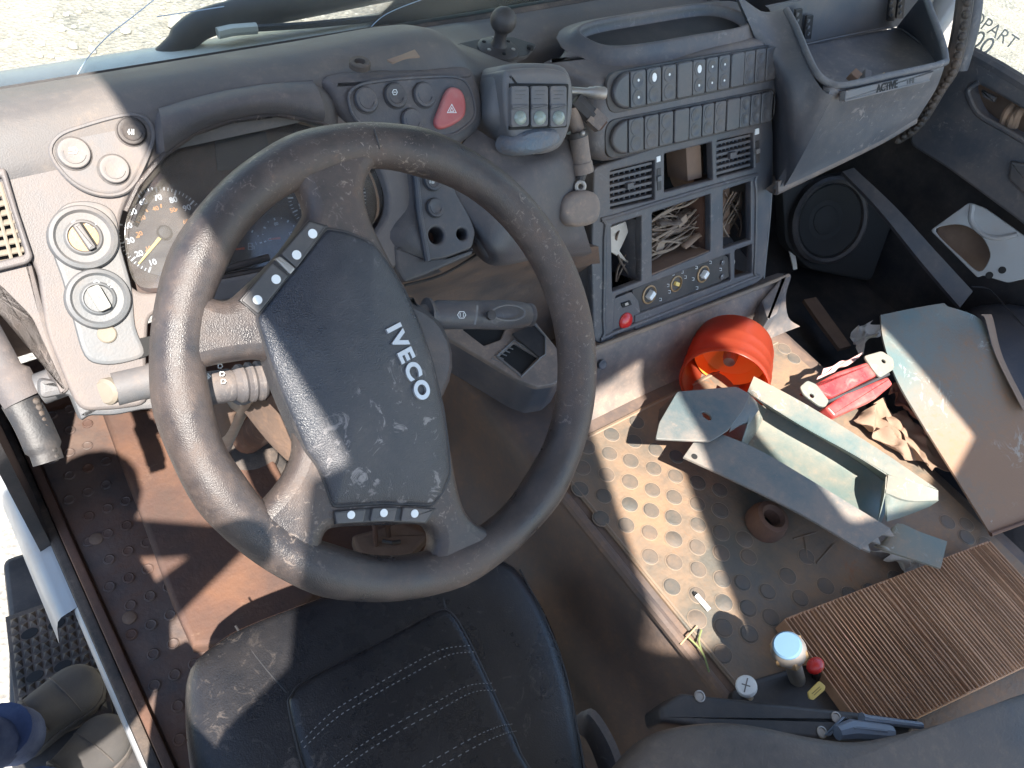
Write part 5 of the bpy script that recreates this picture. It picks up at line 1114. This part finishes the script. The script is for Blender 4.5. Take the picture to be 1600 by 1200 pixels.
mk('side_trim', thick(grid([[T(908, 1112, -.60), T(930, 1110, -.60), T(962, 1160, -.60), T(985, 1230, -.60)], [T(912, 1140, -.66), T(925, 1150, -.66), T(942, 1190, -.66), T(955, 1250, -.66)]], 4, 3), (-.01, 0, -.004)), mt_con, ds)
# armrest or middle cushion at the lower right corner
AZ = -.36
AF = Fr(T(1200, 1160, AZ), (0, 0, 1))
am = thing('armrest_cushion', 'taupe and black vinyl cushion filling the lower right corner', 'cushion', AF.o - Vector((0, 0, .1)))
mk('pad', dome(cr_closed(AF.line([(962, 1245), (990, 1165), (1030, 1138), (1090, 1128), (1160, 1130), (1260, 1150), (1340, 1158), (1440, 1138), (1540, 1112), (1660, 1082), (1760, 1300), (1400, 1480), (1100, 1460)], .0), 4), AF, [(.96, -.12), (1.0, -.07), (1.0, -.03), (.985, -.010), (.96, .0), (.9, .006), (.6, .010), (.05, .012)]), mt_arm, am, 60)

# ================================================================== things lying on the tunnel
# amber beacon lens, open end towards us
ba = Vector((-.84, -.55, .06)).normalized()
bc = U(1131, 600, PZ(TZ + .07))
be = thing('amber_beacon', 'orange red beacon lens lying open on the tunnel by the console', 'beacon', (bc.x, bc.y, TZ))
rr = 70 * ((bc - CAM).dot(CF)) / FPX
mk('lens', lathe(bc, -ba, [(rr * .93, .0), (rr * .97, -.003), (rr, .0), (rr * 1.0, .006), (rr * .985, .008), (rr * .98, .03), (rr * .988, .034), (rr * .976, .038), (rr * .965, .06), (rr * .973, .064), (rr * .96, .068), (rr * .945, .10), (rr * .90, .118), (rr * .7, .126), (.0005, .127), (.0005, .123), (rr * .68, .122), (rr * .86, .112), (rr * .91, .08), (rr * .93, .0)], 44, cap0=False, cap1=False), mt_amber, be, 50)
mk('reflector', lathe(bc - ba * .112, ba, [(.0005, .0), (rr * .4, .002), (rr * .7, .010), (rr * .84, .03)], 28, cap0=False, cap1=False), M('orange_glow', (.85, .26, .04), .3, None, bump=0), be)  # bright orange base colour stands for the light glowing inside the lens
mk('bulb_base', lathe(bc - ba * .10, ba, [(rr * .17, .0), (rr * .17, .02), (rr * .13, .034), (.0005, .036)], 20), mt_steel, be)
# grey green bracket tray
TB = -.47
BR = Fr(T(1280, 740, TB), (0, 0, 1))
bk = thing('broken_bracket', 'broken grey green plastic bracket tray lying across the tunnel', 'bracket', (BR.o.x, BR.o.y, TZ))
def hp3(x, y, z): return T(x, y, z)
def sheet(name, rows, d, mat, parent, nu=4, nv=3): return mk(name, thick(grid(rows, nu, nv), d), mat, parent, 50)
# floor of the tray
sheet('tray_floor', [[hp3(1142, 700, -.50), hp3(1220, 745, -.50), hp3(1310, 792, -.50), hp3(1372, 830, -.50)], [hp3(1176, 668, -.505), hp3(1250, 706, -.505), hp3(1330, 745, -.505), hp3(1388, 786, -.505)], [hp3(1198, 636, -.49), hp3(1260, 672, -.49), hp3(1340, 720, -.49), hp3(1392, 758, -.49)]], (0, 0, -.003), mt_green, bk)
# lower long flange
zl = -.452
sheet('front_flange', [[hp3(1100, 668, zl), hp3(1180, 700, zl), hp3(1270, 752, zl), hp3(1392, 826, zl)], [hp3(1068, 714, zl - .006), hp3(1150, 752, zl - .006), hp3(1250, 802, zl - .006), hp3(1345, 858, zl - .006)]], (0, 0, -.004), mt_teal, bk)
for k, (x0, y0, x1, y1, x2, y2) in enumerate(((1344, 857, 1356, 846, 1360, 862), (1358, 846, 1372, 836, 1376, 850), (1374, 836, 1390, 826, 1398, 838))):
    mk('torn_edge', thick(([hp3(x0 - 4, y0 - 3, zl - .005), hp3(x1 - 2, y1 - 3, zl - .004), hp3(x2, y2, zl - .010)], [(0, 1, 2)]), (0, 0, -.004)), mt_teal, bk, 20)
sheet('front_wall', [[hp3(1102, 670, zl - .004), hp3(1180, 702, zl - .004), hp3(1270, 754, zl - .004), hp3(1380, 820, zl - .004)], [hp3(1142, 702, -.50), hp3(1220, 747, -.50), hp3(1310, 794, -.50), hp3(1372, 832, -.50)]], (.002, -.003, 0), mt_green, bk)
# upper long flange
zu = -.43
sheet('rear_flange', [[hp3(1178, 588, zu), hp3(1260, 632, zu), hp3(1370, 700, zu), hp3(1464, 764, zu)], [hp3(1168, 612, zu - .004), hp3(1250, 662, zu - .004), hp3(1340, 712, zu - .004), hp3(1390, 742, zu - .004)]], (0, 0, -.004), mt_green, bk)
sheet('rear_wall', [[hp3(1170, 614, zu - .004), hp3(1250, 664, zu - .004), hp3(1335, 711, zu - .004), hp3(1385, 742, zu - .004)], [hp3(1198, 638, -.49), hp3(1262, 674, -.49), hp3(1342, 722, -.49), hp3(1390, 760, -.49)]], (.002, .003, 0), mt_green, bk)
# end box at the right
sheet('end_top', [[hp3(1388, 742, zu - .004), hp3(1425, 752, zu), hp3(1466, 766, zu)], [hp3(1384, 770, zu - .006), hp3(1420, 782, zu - .006), hp3(1466, 782, zu - .008)]], (0, 0, -.004), mt_green, bk)
sheet('end_wall', [[hp3(1386, 744, zu - .006), hp3(1384, 770, zu - .008), hp3(1378, 796, -.455)], [hp3(1380, 760, -.47), hp3(1376, 795, -.49), hp3(1370, 826, -.50)]], (-.004, 0, 0), mt_green, bk)
sheet('end_gusset', [[hp3(1386, 772, zu - .008), hp3(1425, 784, zu - .010), hp3(1467, 782, zu - .012)], [hp3(1386, 815, -.475), hp3(1410, 808, -.475), hp3(1452, 792, -.46)]], (0, .004, 0), mt_green, bk)
sheet('left_wall', [[hp3(1170, 616, zu - .006), hp3(1172, 650, -.445), hp3(1160, 690, -.452)], [hp3(1198, 640, -.49), hp3(1186, 668, -.50), hp3(1162, 705, -.50)]], (-.003, 0, 0), mt_green, bk)
# left ear with slotted hole
plate_h('left_ear', [rnd(BR.line([(1058, 612), (1150, 604), (1172, 616), (1162, 640), (1138, 672), (1110, 690), (1024, 686), (1030, 660)], .035), .005), circ(BR.at(1104, 650, .035), .0065, 14, .010)], BR, .031, .036, .0012, mt_teal, bk)
sheet('ear_fold', [[hp3(1030, 640, -.47), hp3(1024, 684, -.44)], [hp3(1056, 614, -.45), hp3(1060, 616, -.437)]], (.003, 0, 0), mt_rust, bk, 3, 3)
sheet('ear_web', [[hp3(1160, 610, -.437), hp3(1180, 625, -.44), hp3(1186, 640, -.445)], [hp3(1140, 674, -.44), hp3(1160, 662, -.445), hp3(1172, 660, -.45)]], (0, 0, -.004), mt_teal, bk)
mk('bolt_hole', plate(circ(BR.at(1087, 710, TB * 0 + .019), .0055, 16), BR, .012, .0135, .0003), mt_black, bk)
# broken-off end of the flange
o = mk('flange_fragment', thick(grid([[hp3(1384, 846, -.49), hp3(1402, 818, -.47), hp3(1440, 832, -.465), hp3(1480, 846, -.462)], [hp3(1366, 852, -.49), hp3(1384, 860, -.48), hp3(1428, 874, -.472), hp3(1470, 888, -.466)]], 4, 3), (0, 0, -.004)), mt_green, None, 50); tag(o, 'snapped-off grey green flange piece at the end of the bracket', 'bracket fragment')
# red rear lamp
LZ = -.45
LF = Fr(T(1325, 605, LZ), (-.1, -.25, 1))
rl = thing('red_lamp', 'smashed red and white rear lamp lens behind the bracket', 'lamp', (LF.o.x, LF.o.y, TZ))
mt_redl = M('red_lamp_plastic', (.40, .03, .03), .2, (.5, .22, .18), .55, 9, bump=.05, spec=.6, wear=(.6, .42, .36), wamt=.5, wscale=22)
mk('lens_upper', plate(rnd(LF.line([(1262, 606), (1310, 580), (1366, 562), (1384, 580), (1340, 602), (1300, 622)], .012), .005), LF, -.02, .014, .006, 3), mt_redl, rl)
mk('lens_lower', plate(rnd(LF.line([(1290, 636), (1320, 614), (1388, 588), (1396, 600), (1370, 622), (1304, 652)], .008), .005), LF, -.02, .009, .006, 3), mt_redl, rl)
mk('channel', tube([LF.pp(1292, 628, .004), LF.pp(1340, 607, .006), LF.pp(1388, 584, .006)], .004, 6), mt_dark, rl)
pm = plate_h('mount_ear', [rnd(LF.line([(1250, 604), (1262, 594), (1276, 600), (1296, 626), (1290, 636), (1280, 634), (1256, 616)], .016), .005), circ(LF.at(1269, 618, .016), .0045, 12)], LF, .010, .016, .0015, mt_green, rl)
plate_h('mount_ear', [rnd(LF.line([(1350, 556), (1378, 548), (1396, 560), (1398, 576), (1376, 590), (1366, 580)], .018), .006), circ(LF.at(1381, 564, .018), .0045, 12)], LF, .012, .018, .0015, mt_green, rl)
crumple('torn_film', [(1290, 575), (1345, 553), (1335, 565), (1275, 594)], -.455, .004, M('pink_film', (.62, .36, .34), .4, (.5, .36, .3), .5, 12, bump=.2), 'torn pinkish plastic film on top of the red lamp', 'film', 5, 4)
# card and rags under the bracket
crumple('brown_card', [(1380, 655), (1412, 640), (1490, 735), (1452, 735)], -.53, .006, mt_card, 'bent brown card strip between the bracket and the green sheet', 'card', 4, 6)
crumple('dusty_rag', [(1330, 655), (1378, 628), (1450, 735), (1396, 712)], -.535, .012, mt_card, 'crumpled tan rag lying behind the bracket', 'rag', 6, 6)
crumple('brown_rag', [(1385, 615), (1412, 600), (1475, 700), (1425, 660)], -.52, .010, M('maroon_rag', (.22, .10, .075), .9, (.33, .2, .14), .6, 7, bump=.3), 'dark reddish rag beside the green sheet edge', 'rag', 5, 6)
crumple('film_bag', [(1365, 862), (1400, 852), (1452, 888), (1415, 905)], -.54, .010, mt_paper, 'crumpled pale plastic bag under the snapped flange piece', 'bag', 6, 5)
# green sheet leaning on the passenger seat
gs = thing('green_sheet', 'big dusty grey green plastic sheet leaning on the passenger seat', 'plastic sheet', T(1500, 800, TZ))
rows = [[hp3(1376, 492, -.43), hp3(1425, 482, -.425), hp3(1472, 474, -.42), hp3(1474, 476, -.42)],
        [hp3(1380, 530, -.435), hp3(1432, 512, -.43), hp3(1482, 504, -.43), hp3(1532, 499, -.43)],
        [hp3(1400, 590, -.45), hp3(1450, 570, -.445), hp3(1505, 555, -.44), hp3(1552, 548, -.435)],
        [hp3(1440, 660, -.475), hp3(1490, 645, -.47), hp3(1545, 630, -.465), hp3(1592, 622, -.46)],
        [hp3(1490, 740, -.50), hp3(1545, 720, -.495), hp3(1600, 705, -.49), hp3(1650, 700, -.485)],
        [hp3(1548, 834, -.525), hp3(1600, 815, -.52), hp3(1650, 795, -.515), hp3(1700, 780, -.51)]]
mk('panel', thick(grid(rows, 5, 5), (0, 0, -.004)), mt_green2, gs, 50)
mk('edge_flange', thick(grid([[hp3(1533, 492, -.415), hp3(1540, 500, -.42), hp3(1556, 556, -.43), hp3(1598, 640, -.45)], [hp3(1548, 492, -.44), hp3(1552, 505, -.45), hp3(1566, 560, -.46), hp3(1606, 640, -.48)]], 4, 3), (.004, 0, 0)), mt_card, gs)
mk('bottom_edge', tube([hp3(1548, 835, -.524), hp3(1600, 816, -.519), hp3(1660, 792, -.512)], .004, 8), mt_rust, gs)
# pleated cabin filter
flt = thing('pleated_filter', 'brown pleated paper air filter lying on the tunnel', 'filter', T(1430, 1000, TZ))
fz = TZ + .045
FP = Fr(T(1420, 990, fz), (0, 0, 1))
A = Vector(FP.at(1230, 966)); Bv = Vector(FP.at(1545, 846)); Dv = Vector(FP.at(1366, 1152)); Cv = Bv + (Dv - A)
N_ = 62; v = []; f = []
TS = []
for i in range(N_):
    for a_, h_ in ((0, -.017), (.30, 0.), (.62, 0.), (.78, -.017)): TS.append(((i + a_) / N_, h_))
for t, h in TS:
    t += random.uniform(-.0009, .0009); h += random.uniform(-.0016, .0006) - (.004 if .42 < t < .47 else 0)
    a = A.lerp(Bv, t); b = Dv.lerp(Cv, t)
    bow = .004 * math.sin(math.pi * t)
    for k in range(5):
        q = a.lerp(b, k / 4); v.append(FP.P(q.x + random.uniform(-.0006, .0006), q.y, h + bow))
for i in range(len(TS) - 1):
    for k in range(4): o0 = i * 5 + k; f.append((o0, o0 + 1, o0 + 6, o0 + 5))
mk('pleats', thick((v, f), (0, 0, -.004)), mt_filter, flt, 15)
d1 = (Bv - A).normalized(); d2 = (Dv - A).normalized()
for p, q, in ((A - d1 * .004, Dv - d1 * .004), (Bv + d1 * .004, Cv + d1 * .004), (A, Bv), (Dv, Cv)):
    dd = (q - p).normalized(); nn = Vector((-dd.y, dd.x)) * .0015
    mk('edge_band', plate([p - nn, q - nn, q + nn, p + nn], FP, -.035, -.001, .001), mt_filter, flt)
# dark base under filter: shallow holder with levers
hb = thing('lever_base', 'dark lever housing in front of the filter', 'lever base', T(1250, 1100, TZ))
mk('base', plate(rnd(TF.line([(1140, 1080), (1180, 1060), (1265, 1035), (1330, 1120), (1300, 1150), (1150, 1120)], .02), .012), TF, .0, .022, .008), mt_dark, hb)
lv = thing('gear_lever_knob', 'chrome lever with a pale blue capped knob beside the filter', 'lever knob', T(1240, 1060, TZ))
p0 = T(1246, 1062, TZ + .02); p1 = T(1231, 1012, -.40); ax_ = (p1 - p0).normalized()
mk('stem', tube([p0, p1], .012, 14), mt_steel, lv)
mk('nut', lathe(p1 - ax_ * .018, ax_, [(.020, -.012), (.026, -.006), (.026, .012), (.022, .018), (.018, .019)], 6), mt_brass, lv)
mk('knob', lathe(p1 - ax_ * .018, ax_, [(.0235, .0), (.0245, .010), (.022, .022), (.018, .028)], 24), mt_steel, lv)
mk('cap', lathe(p1 - ax_ * .018, ax_, [(.0195, .020), (.0195, .029), (.017, .032), (.0003, .0325)], 20), mt_blue, lv)
o = thing('pull_control', 'small round white knob with a crossed slot left of the chrome lever', 'knob', T(1167, 1075, TZ))
p0 = T(1172, 1092, TZ + .01); p1 = T(1166, 1072, -.47)
mk('stem', tube([p0, p1], .006, 10), mt_steel, o); mk('head', lathe(p1, (p1 - p0), [(.010, -.012), (.015, -.006), (.015, .002), (.013, .005), (.0003, .006)], 20), mt_white, o)
WFk = Fr(p1, (p1 - p0)); mk('slot', [plate(rect((0, 0), .02, .0018, 0, .5), WFk, .0045, .0066, .0003), plate(rect((0, 0), .0016, .012, 0, .5), WFk, .0045, .0065, .0003)], mt_grey, o)
o = thing('pull_control', 'small glossy red knob between the chrome lever and the filter', 'knob', T(1275, 1040, TZ))
p = T(1274, 1040, -.49); mk('head', ball(p, .013, 18, 12, (1.25, .9, .7)), mt_red, o); mk('stem', tube([p, T(1278, 1062, TZ + .015)], .006, 10), mt_dark, o)
YF = Fr(T(1275, 1080, -.49), (-.1, -.4, 1)); o = mk('yellow_tag', plate(rnd(YF.line([(1262, 1082), (1280, 1064), (1289, 1072), (1288, 1078), (1270, 1094), (1264, 1092)]), .002), YF, -.0015, .0015, .0005), mt_yellow); tag(o, 'small yellow tag standing below the red knob', 'tag')
mk('print', strokes(YF, 1276, 1079, .0018, [[(-7, 5), (5, -6)], [(-4, 7), (7, -3)]], .0006), mt_rust, o)
# black panel strip with screws
BK = Fr(T(1220, 1115, -.46), (0, -.15, 1))
bp2 = thing('black_trim_box', 'long matt black trim box with screw holes in front of the cushion', 'trim box', BK.o - Vector((0, 0, .06)))
mk('shell', plate(rnd(BK.line([(1030, 1106), (1064, 1082), (1210, 1098), (1340, 1112), (1440, 1126), (1420, 1150), (1330, 1160), (1160, 1146), (1034, 1128)]), .006), BK, -.05, .0, .006, 3), mt_dark, bp2)
for x, y in ((1093, 1088), (1306, 1121), (1284, 1144)):
    mk('screw', lathe(BK.pp(x, y, .0), BK.n, [(.008, -.001), (.008, .0015), (.006, .002), (.005, .0005), (.0003, .0005)], 16), mt_steel, bp2)
mk('divider', plate(rnd(BK.line([(1290, 1148), (1316, 1120), (1322, 1121), (1297, 1150)], .004), .001), BK, -.002, .006, .001), mt_bluegrey, bp2)
o = thing('ribbed_handle', 'blue grey ribbed handle lying at the end of the black trim box', 'handle', BK.pp(1340, 1140, 0))
mk('grip', tube([BK.pp(1308, 1145, .012), BK.pp(1330, 1140, .012), BK.pp(1392, 1146, .012)], [.010, .014, .011], 10), mt_bluegrey, o)
for k in range(4): mk('rib', tube([BK.pp(1334, 1133 + k * 4.5, .025 - abs(k - 1.2) * .003), BK.pp(1386, 1139 + k * 4, .023 - abs(k - 1.2) * .003)], .0018, 6), mt_bluegrey, o)
o = mk('thin_rod', tube([BK.pp(1346, 1122, .008), BK.pp(1356, 1124, .008), BK.pp(1440, 1134, .008)], [.008, .006, .005], 10), mt_bluegrey); tag(o, 'thin blue grey rod beside the ribbed handle', 'rod')
# small litter
o = thing('cigarette_butt', 'white cigarette butt with a burnt tip on the tunnel mat', 'cigarette butt', T(1097, 940, TZ))
a = T(1088, 930, TZ + .008); b = T(1108, 953, TZ + .008); mk('paper', tube([a, b], .0042, 10), mt_white, o); mk('ash', tube([a + (a - b) * .18, a], [.003, .0042], 8), mt_black, o)
o = mk('dry_straw', tube([T(1063, 1007, TZ + .006), T(1089, 978, TZ + .008)], .0014, 6), mt_twig); tag(o, 'straight pale straw on the lit tunnel mat', 'straw')
o = thing('grass_sprig', 'green dry sprig with two blades on the tunnel mat', 'sprig', T(1095, 1010, TZ))
for L in ([(1108, 1050), (1100, 1025), (1090, 1010), (1077, 997)], [(1096, 1018), (1092, 1000), (1096, 984)]): mk('blade', tube(cr_open([T(x, y, TZ + .010) for x, y in L], 5), .0016, 6), mt_leaf, o)
for k, (x, y, mm) in enumerate(((1000, 590, mt_card), (935, 615, mt_twig), (1262, 545, mt_paper), (1130, 700, mt_card), (1300, 545, mt_card))):
    pass

# door check strap and hose at the left edge
gh = thing('door_check_strap', 'grey ribbed door check strap at the lower left of the dash', 'door strap', U(60, 640, PX(-.30)))
LX = Fr((-.31, .2, -.2), (-.55, -.45, .70))
GH = lambda x, y, h=0: U(x, y, (Vector((-.30, .18, -.25)), Vector((-.2, -.6, .77))))
mk('arm', tube(cr_open([GH(-30, 505), GH(0, 560), GH(22, 600), GH(38, 625)], 5), [.016] * 8 + [.022] * 8, 14, flat=.6), mt_dash, gh)
mk('pin', tube([GH(62, 608), GH(104, 592)], .018, 14), mt_panel, gh)
mk('lower_blade', tube(cr_open([GH(30, 625), GH(50, 660), GH(68, 700), GH(76, 722)], 5), [.019] * 11 + [.016] * 5, 14, flat=.5), mt_dark, gh)
for k in range(10): mk('tooth', ball(GH(56 + 3.4 * k, 628 + 9.5 * k), .0055, 8, 6), mt_rubber, gh)
# person standing on the step
pe = thing('person', 'person in blue jeans and grey suede shoes standing on the cab step', 'person', (-.45, .15, SZ))
def shoe(hx, hy, tx, ty, zz):
    Hh = U(hx, hy, PZ(zz)); Tt = U(tx, ty, PZ(zz)); d = (Tt - Hh); L = d.length; d.normalize(); n_ = Vector((-d.y, d.x, 0)); z0 = SZ + .002
    R_ = []; S_ = []
    for t, w_, h in ((0.0, .020, .05), (.04, .030, .075), (.15, .038, .085), (.3, .039, .088), (.45, .041, .080), (.6, .047, .062), (.75, .050, .050), (.87, .044, .042), (.95, .031, .035), (1.0, .012, .024)):
        c = Hh + d * (L * t); ring = []
        for k in range(18):
            a = 2 * math.pi * k / 18; ca, sa = math.cos(a), math.sin(a)
            ring.append(Vector((c.x, c.y, z0 + .016)) + n_ * (w_ * math.copysign(abs(ca) ** .8, ca)) + Vector((0, 0, max(-.004, h * sa if sa > 0 else -.004))))
        R_.append(ring); S_.append((c, w_))
    R_ = [list(q) for q in zip(*[cr_open(list(c_), 3) for c_ in zip(*R_)])]
    u_ = mk('shoe', rings(R_), mt_shoe, pe, 60)
    out = [Vector((c.x, c.y)) + Vector((n_.x, n_.y)) * (w_ + .004) for c, w_ in S_] + [Vector((c.x, c.y)) - Vector((n_.x, n_.y)) * (w_ + .004) for c, w_ in S_[::-1]]
    mk('toe_seam', tube([R_[16][k] + Vector((0, 0, .0006)) for k in range(1, 9)], .0014, 5), mt_sole, u_)
    mk('collar', tube([R_[9][k] * .5 + R_[10][k] * .5 + Vector((0, 0, .001)) for k in range(1, 9)], .0035, 6), mt_sole, u_)
    mk('sole', plate(out, G0, z0, z0 + .018, .004), mt_sole, u_)
    return Hh + d * L * .22
z1 = SZ + .03
f1 = shoe(10, 1168, 150, 1048, z1); f2 = shoe(62, 1268, 190, 1122, z1)
me = bpy.data.meshes.new('body'); J = {}; V = []; Ed = []; Rd = []
def jn(k, p, r, par=None):
    J[k] = len(V); V.append(tuple(p)); Rd.append(r)
    if par: Ed.append((J[par], J[k]))
jn('hip', (-.60, -.06, -.30), .21)
for nm, f_, kx, hx in (('a', f1, (-.50, .10, -.66), (-.64, .10, -.36)), ('b', f2, (-.44, -.06, -.66), (-.58, -.06, -.36))):
    jn('th' + nm, hx, .105, 'hip'); jn('kn' + nm, (f_.x * .35 + hx[0] * .65 - .03, f_.y * .45 + hx[1] * .55, -.70), .066, 'th' + nm); jn('an' + nm, (f_.x - .02, f_.y - .04, SZ + .11), .044, 'kn' + nm)
jn('waist', (-.585, -.10, -.12), .22, 'hip'); jn('chest', (-.57, -.13, .02), .235, 'waist'); jn('neck', (-.60, -.14, .20), .062, 'chest'); jn('head', (-.58, -.13, .31), .085, 'neck'); jn('crown', (-.58, -.14, .41), .075, 'head')
for nm, sx in (('l', -1), ('r', 1)):
    jn('sh' + nm, (-.62, -.13 - sx * .20, .08), .072, 'chest'); jn('el' + nm, (-.64, -.30 - sx * .12, .34), .048, 'sh' + nm); jn('wr' + nm, (-.44 + sx * .02, -.46, .58), .028, 'el' + nm); jn('ha' + nm, (-.37 + sx * .02, -.49, .66), .03, 'wr' + nm)
me.from_pydata(V, Ed, []); ob = bpy.data.objects.new('body', me); col.objects.link(ob)
sk = ob.modifiers.new('s', 'SKIN'); sk.use_smooth_shade = True
for i, q in enumerate(me.skin_vertices[0].data): q.radius = (Rd[i], Rd[i]); q.use_root = (i == 0)
sb = ob.modifiers.new('d', 'SUBSURF'); sb.levels = 2; sb.render_levels = 2
m2 = bpy.data.meshes.new_from_object(ob.evaluated_get(bpy.context.evaluated_depsgraph_get())); bpy.data.objects.remove(ob)
bo_ = finish('body', m2, mt_jean, pe, 60); m2.materials.append(mt_shirt); m2.materials.append(mt_skin)
for p in m2.polygons:
    c = p.center; p.material_index = 2 if (c.z > .24) else (1 if c.z > -.22 else 0)
for f_ in (f1, f2): mk('trouser_cuff', tube([Vector((f_.x - .012, f_.y - .03, SZ + .075)), Vector((f_.x - .012, f_.y - .03, SZ + .10)), Vector((f_.x - .018, f_.y - .04, SZ + .17))], [.043, .049, .046], 20), mt_jean, pe)
mk('hair', ball((-.58, -.145, .39), .092, 18, 10, (1, 1.05, .85)), mt_hair, pe)
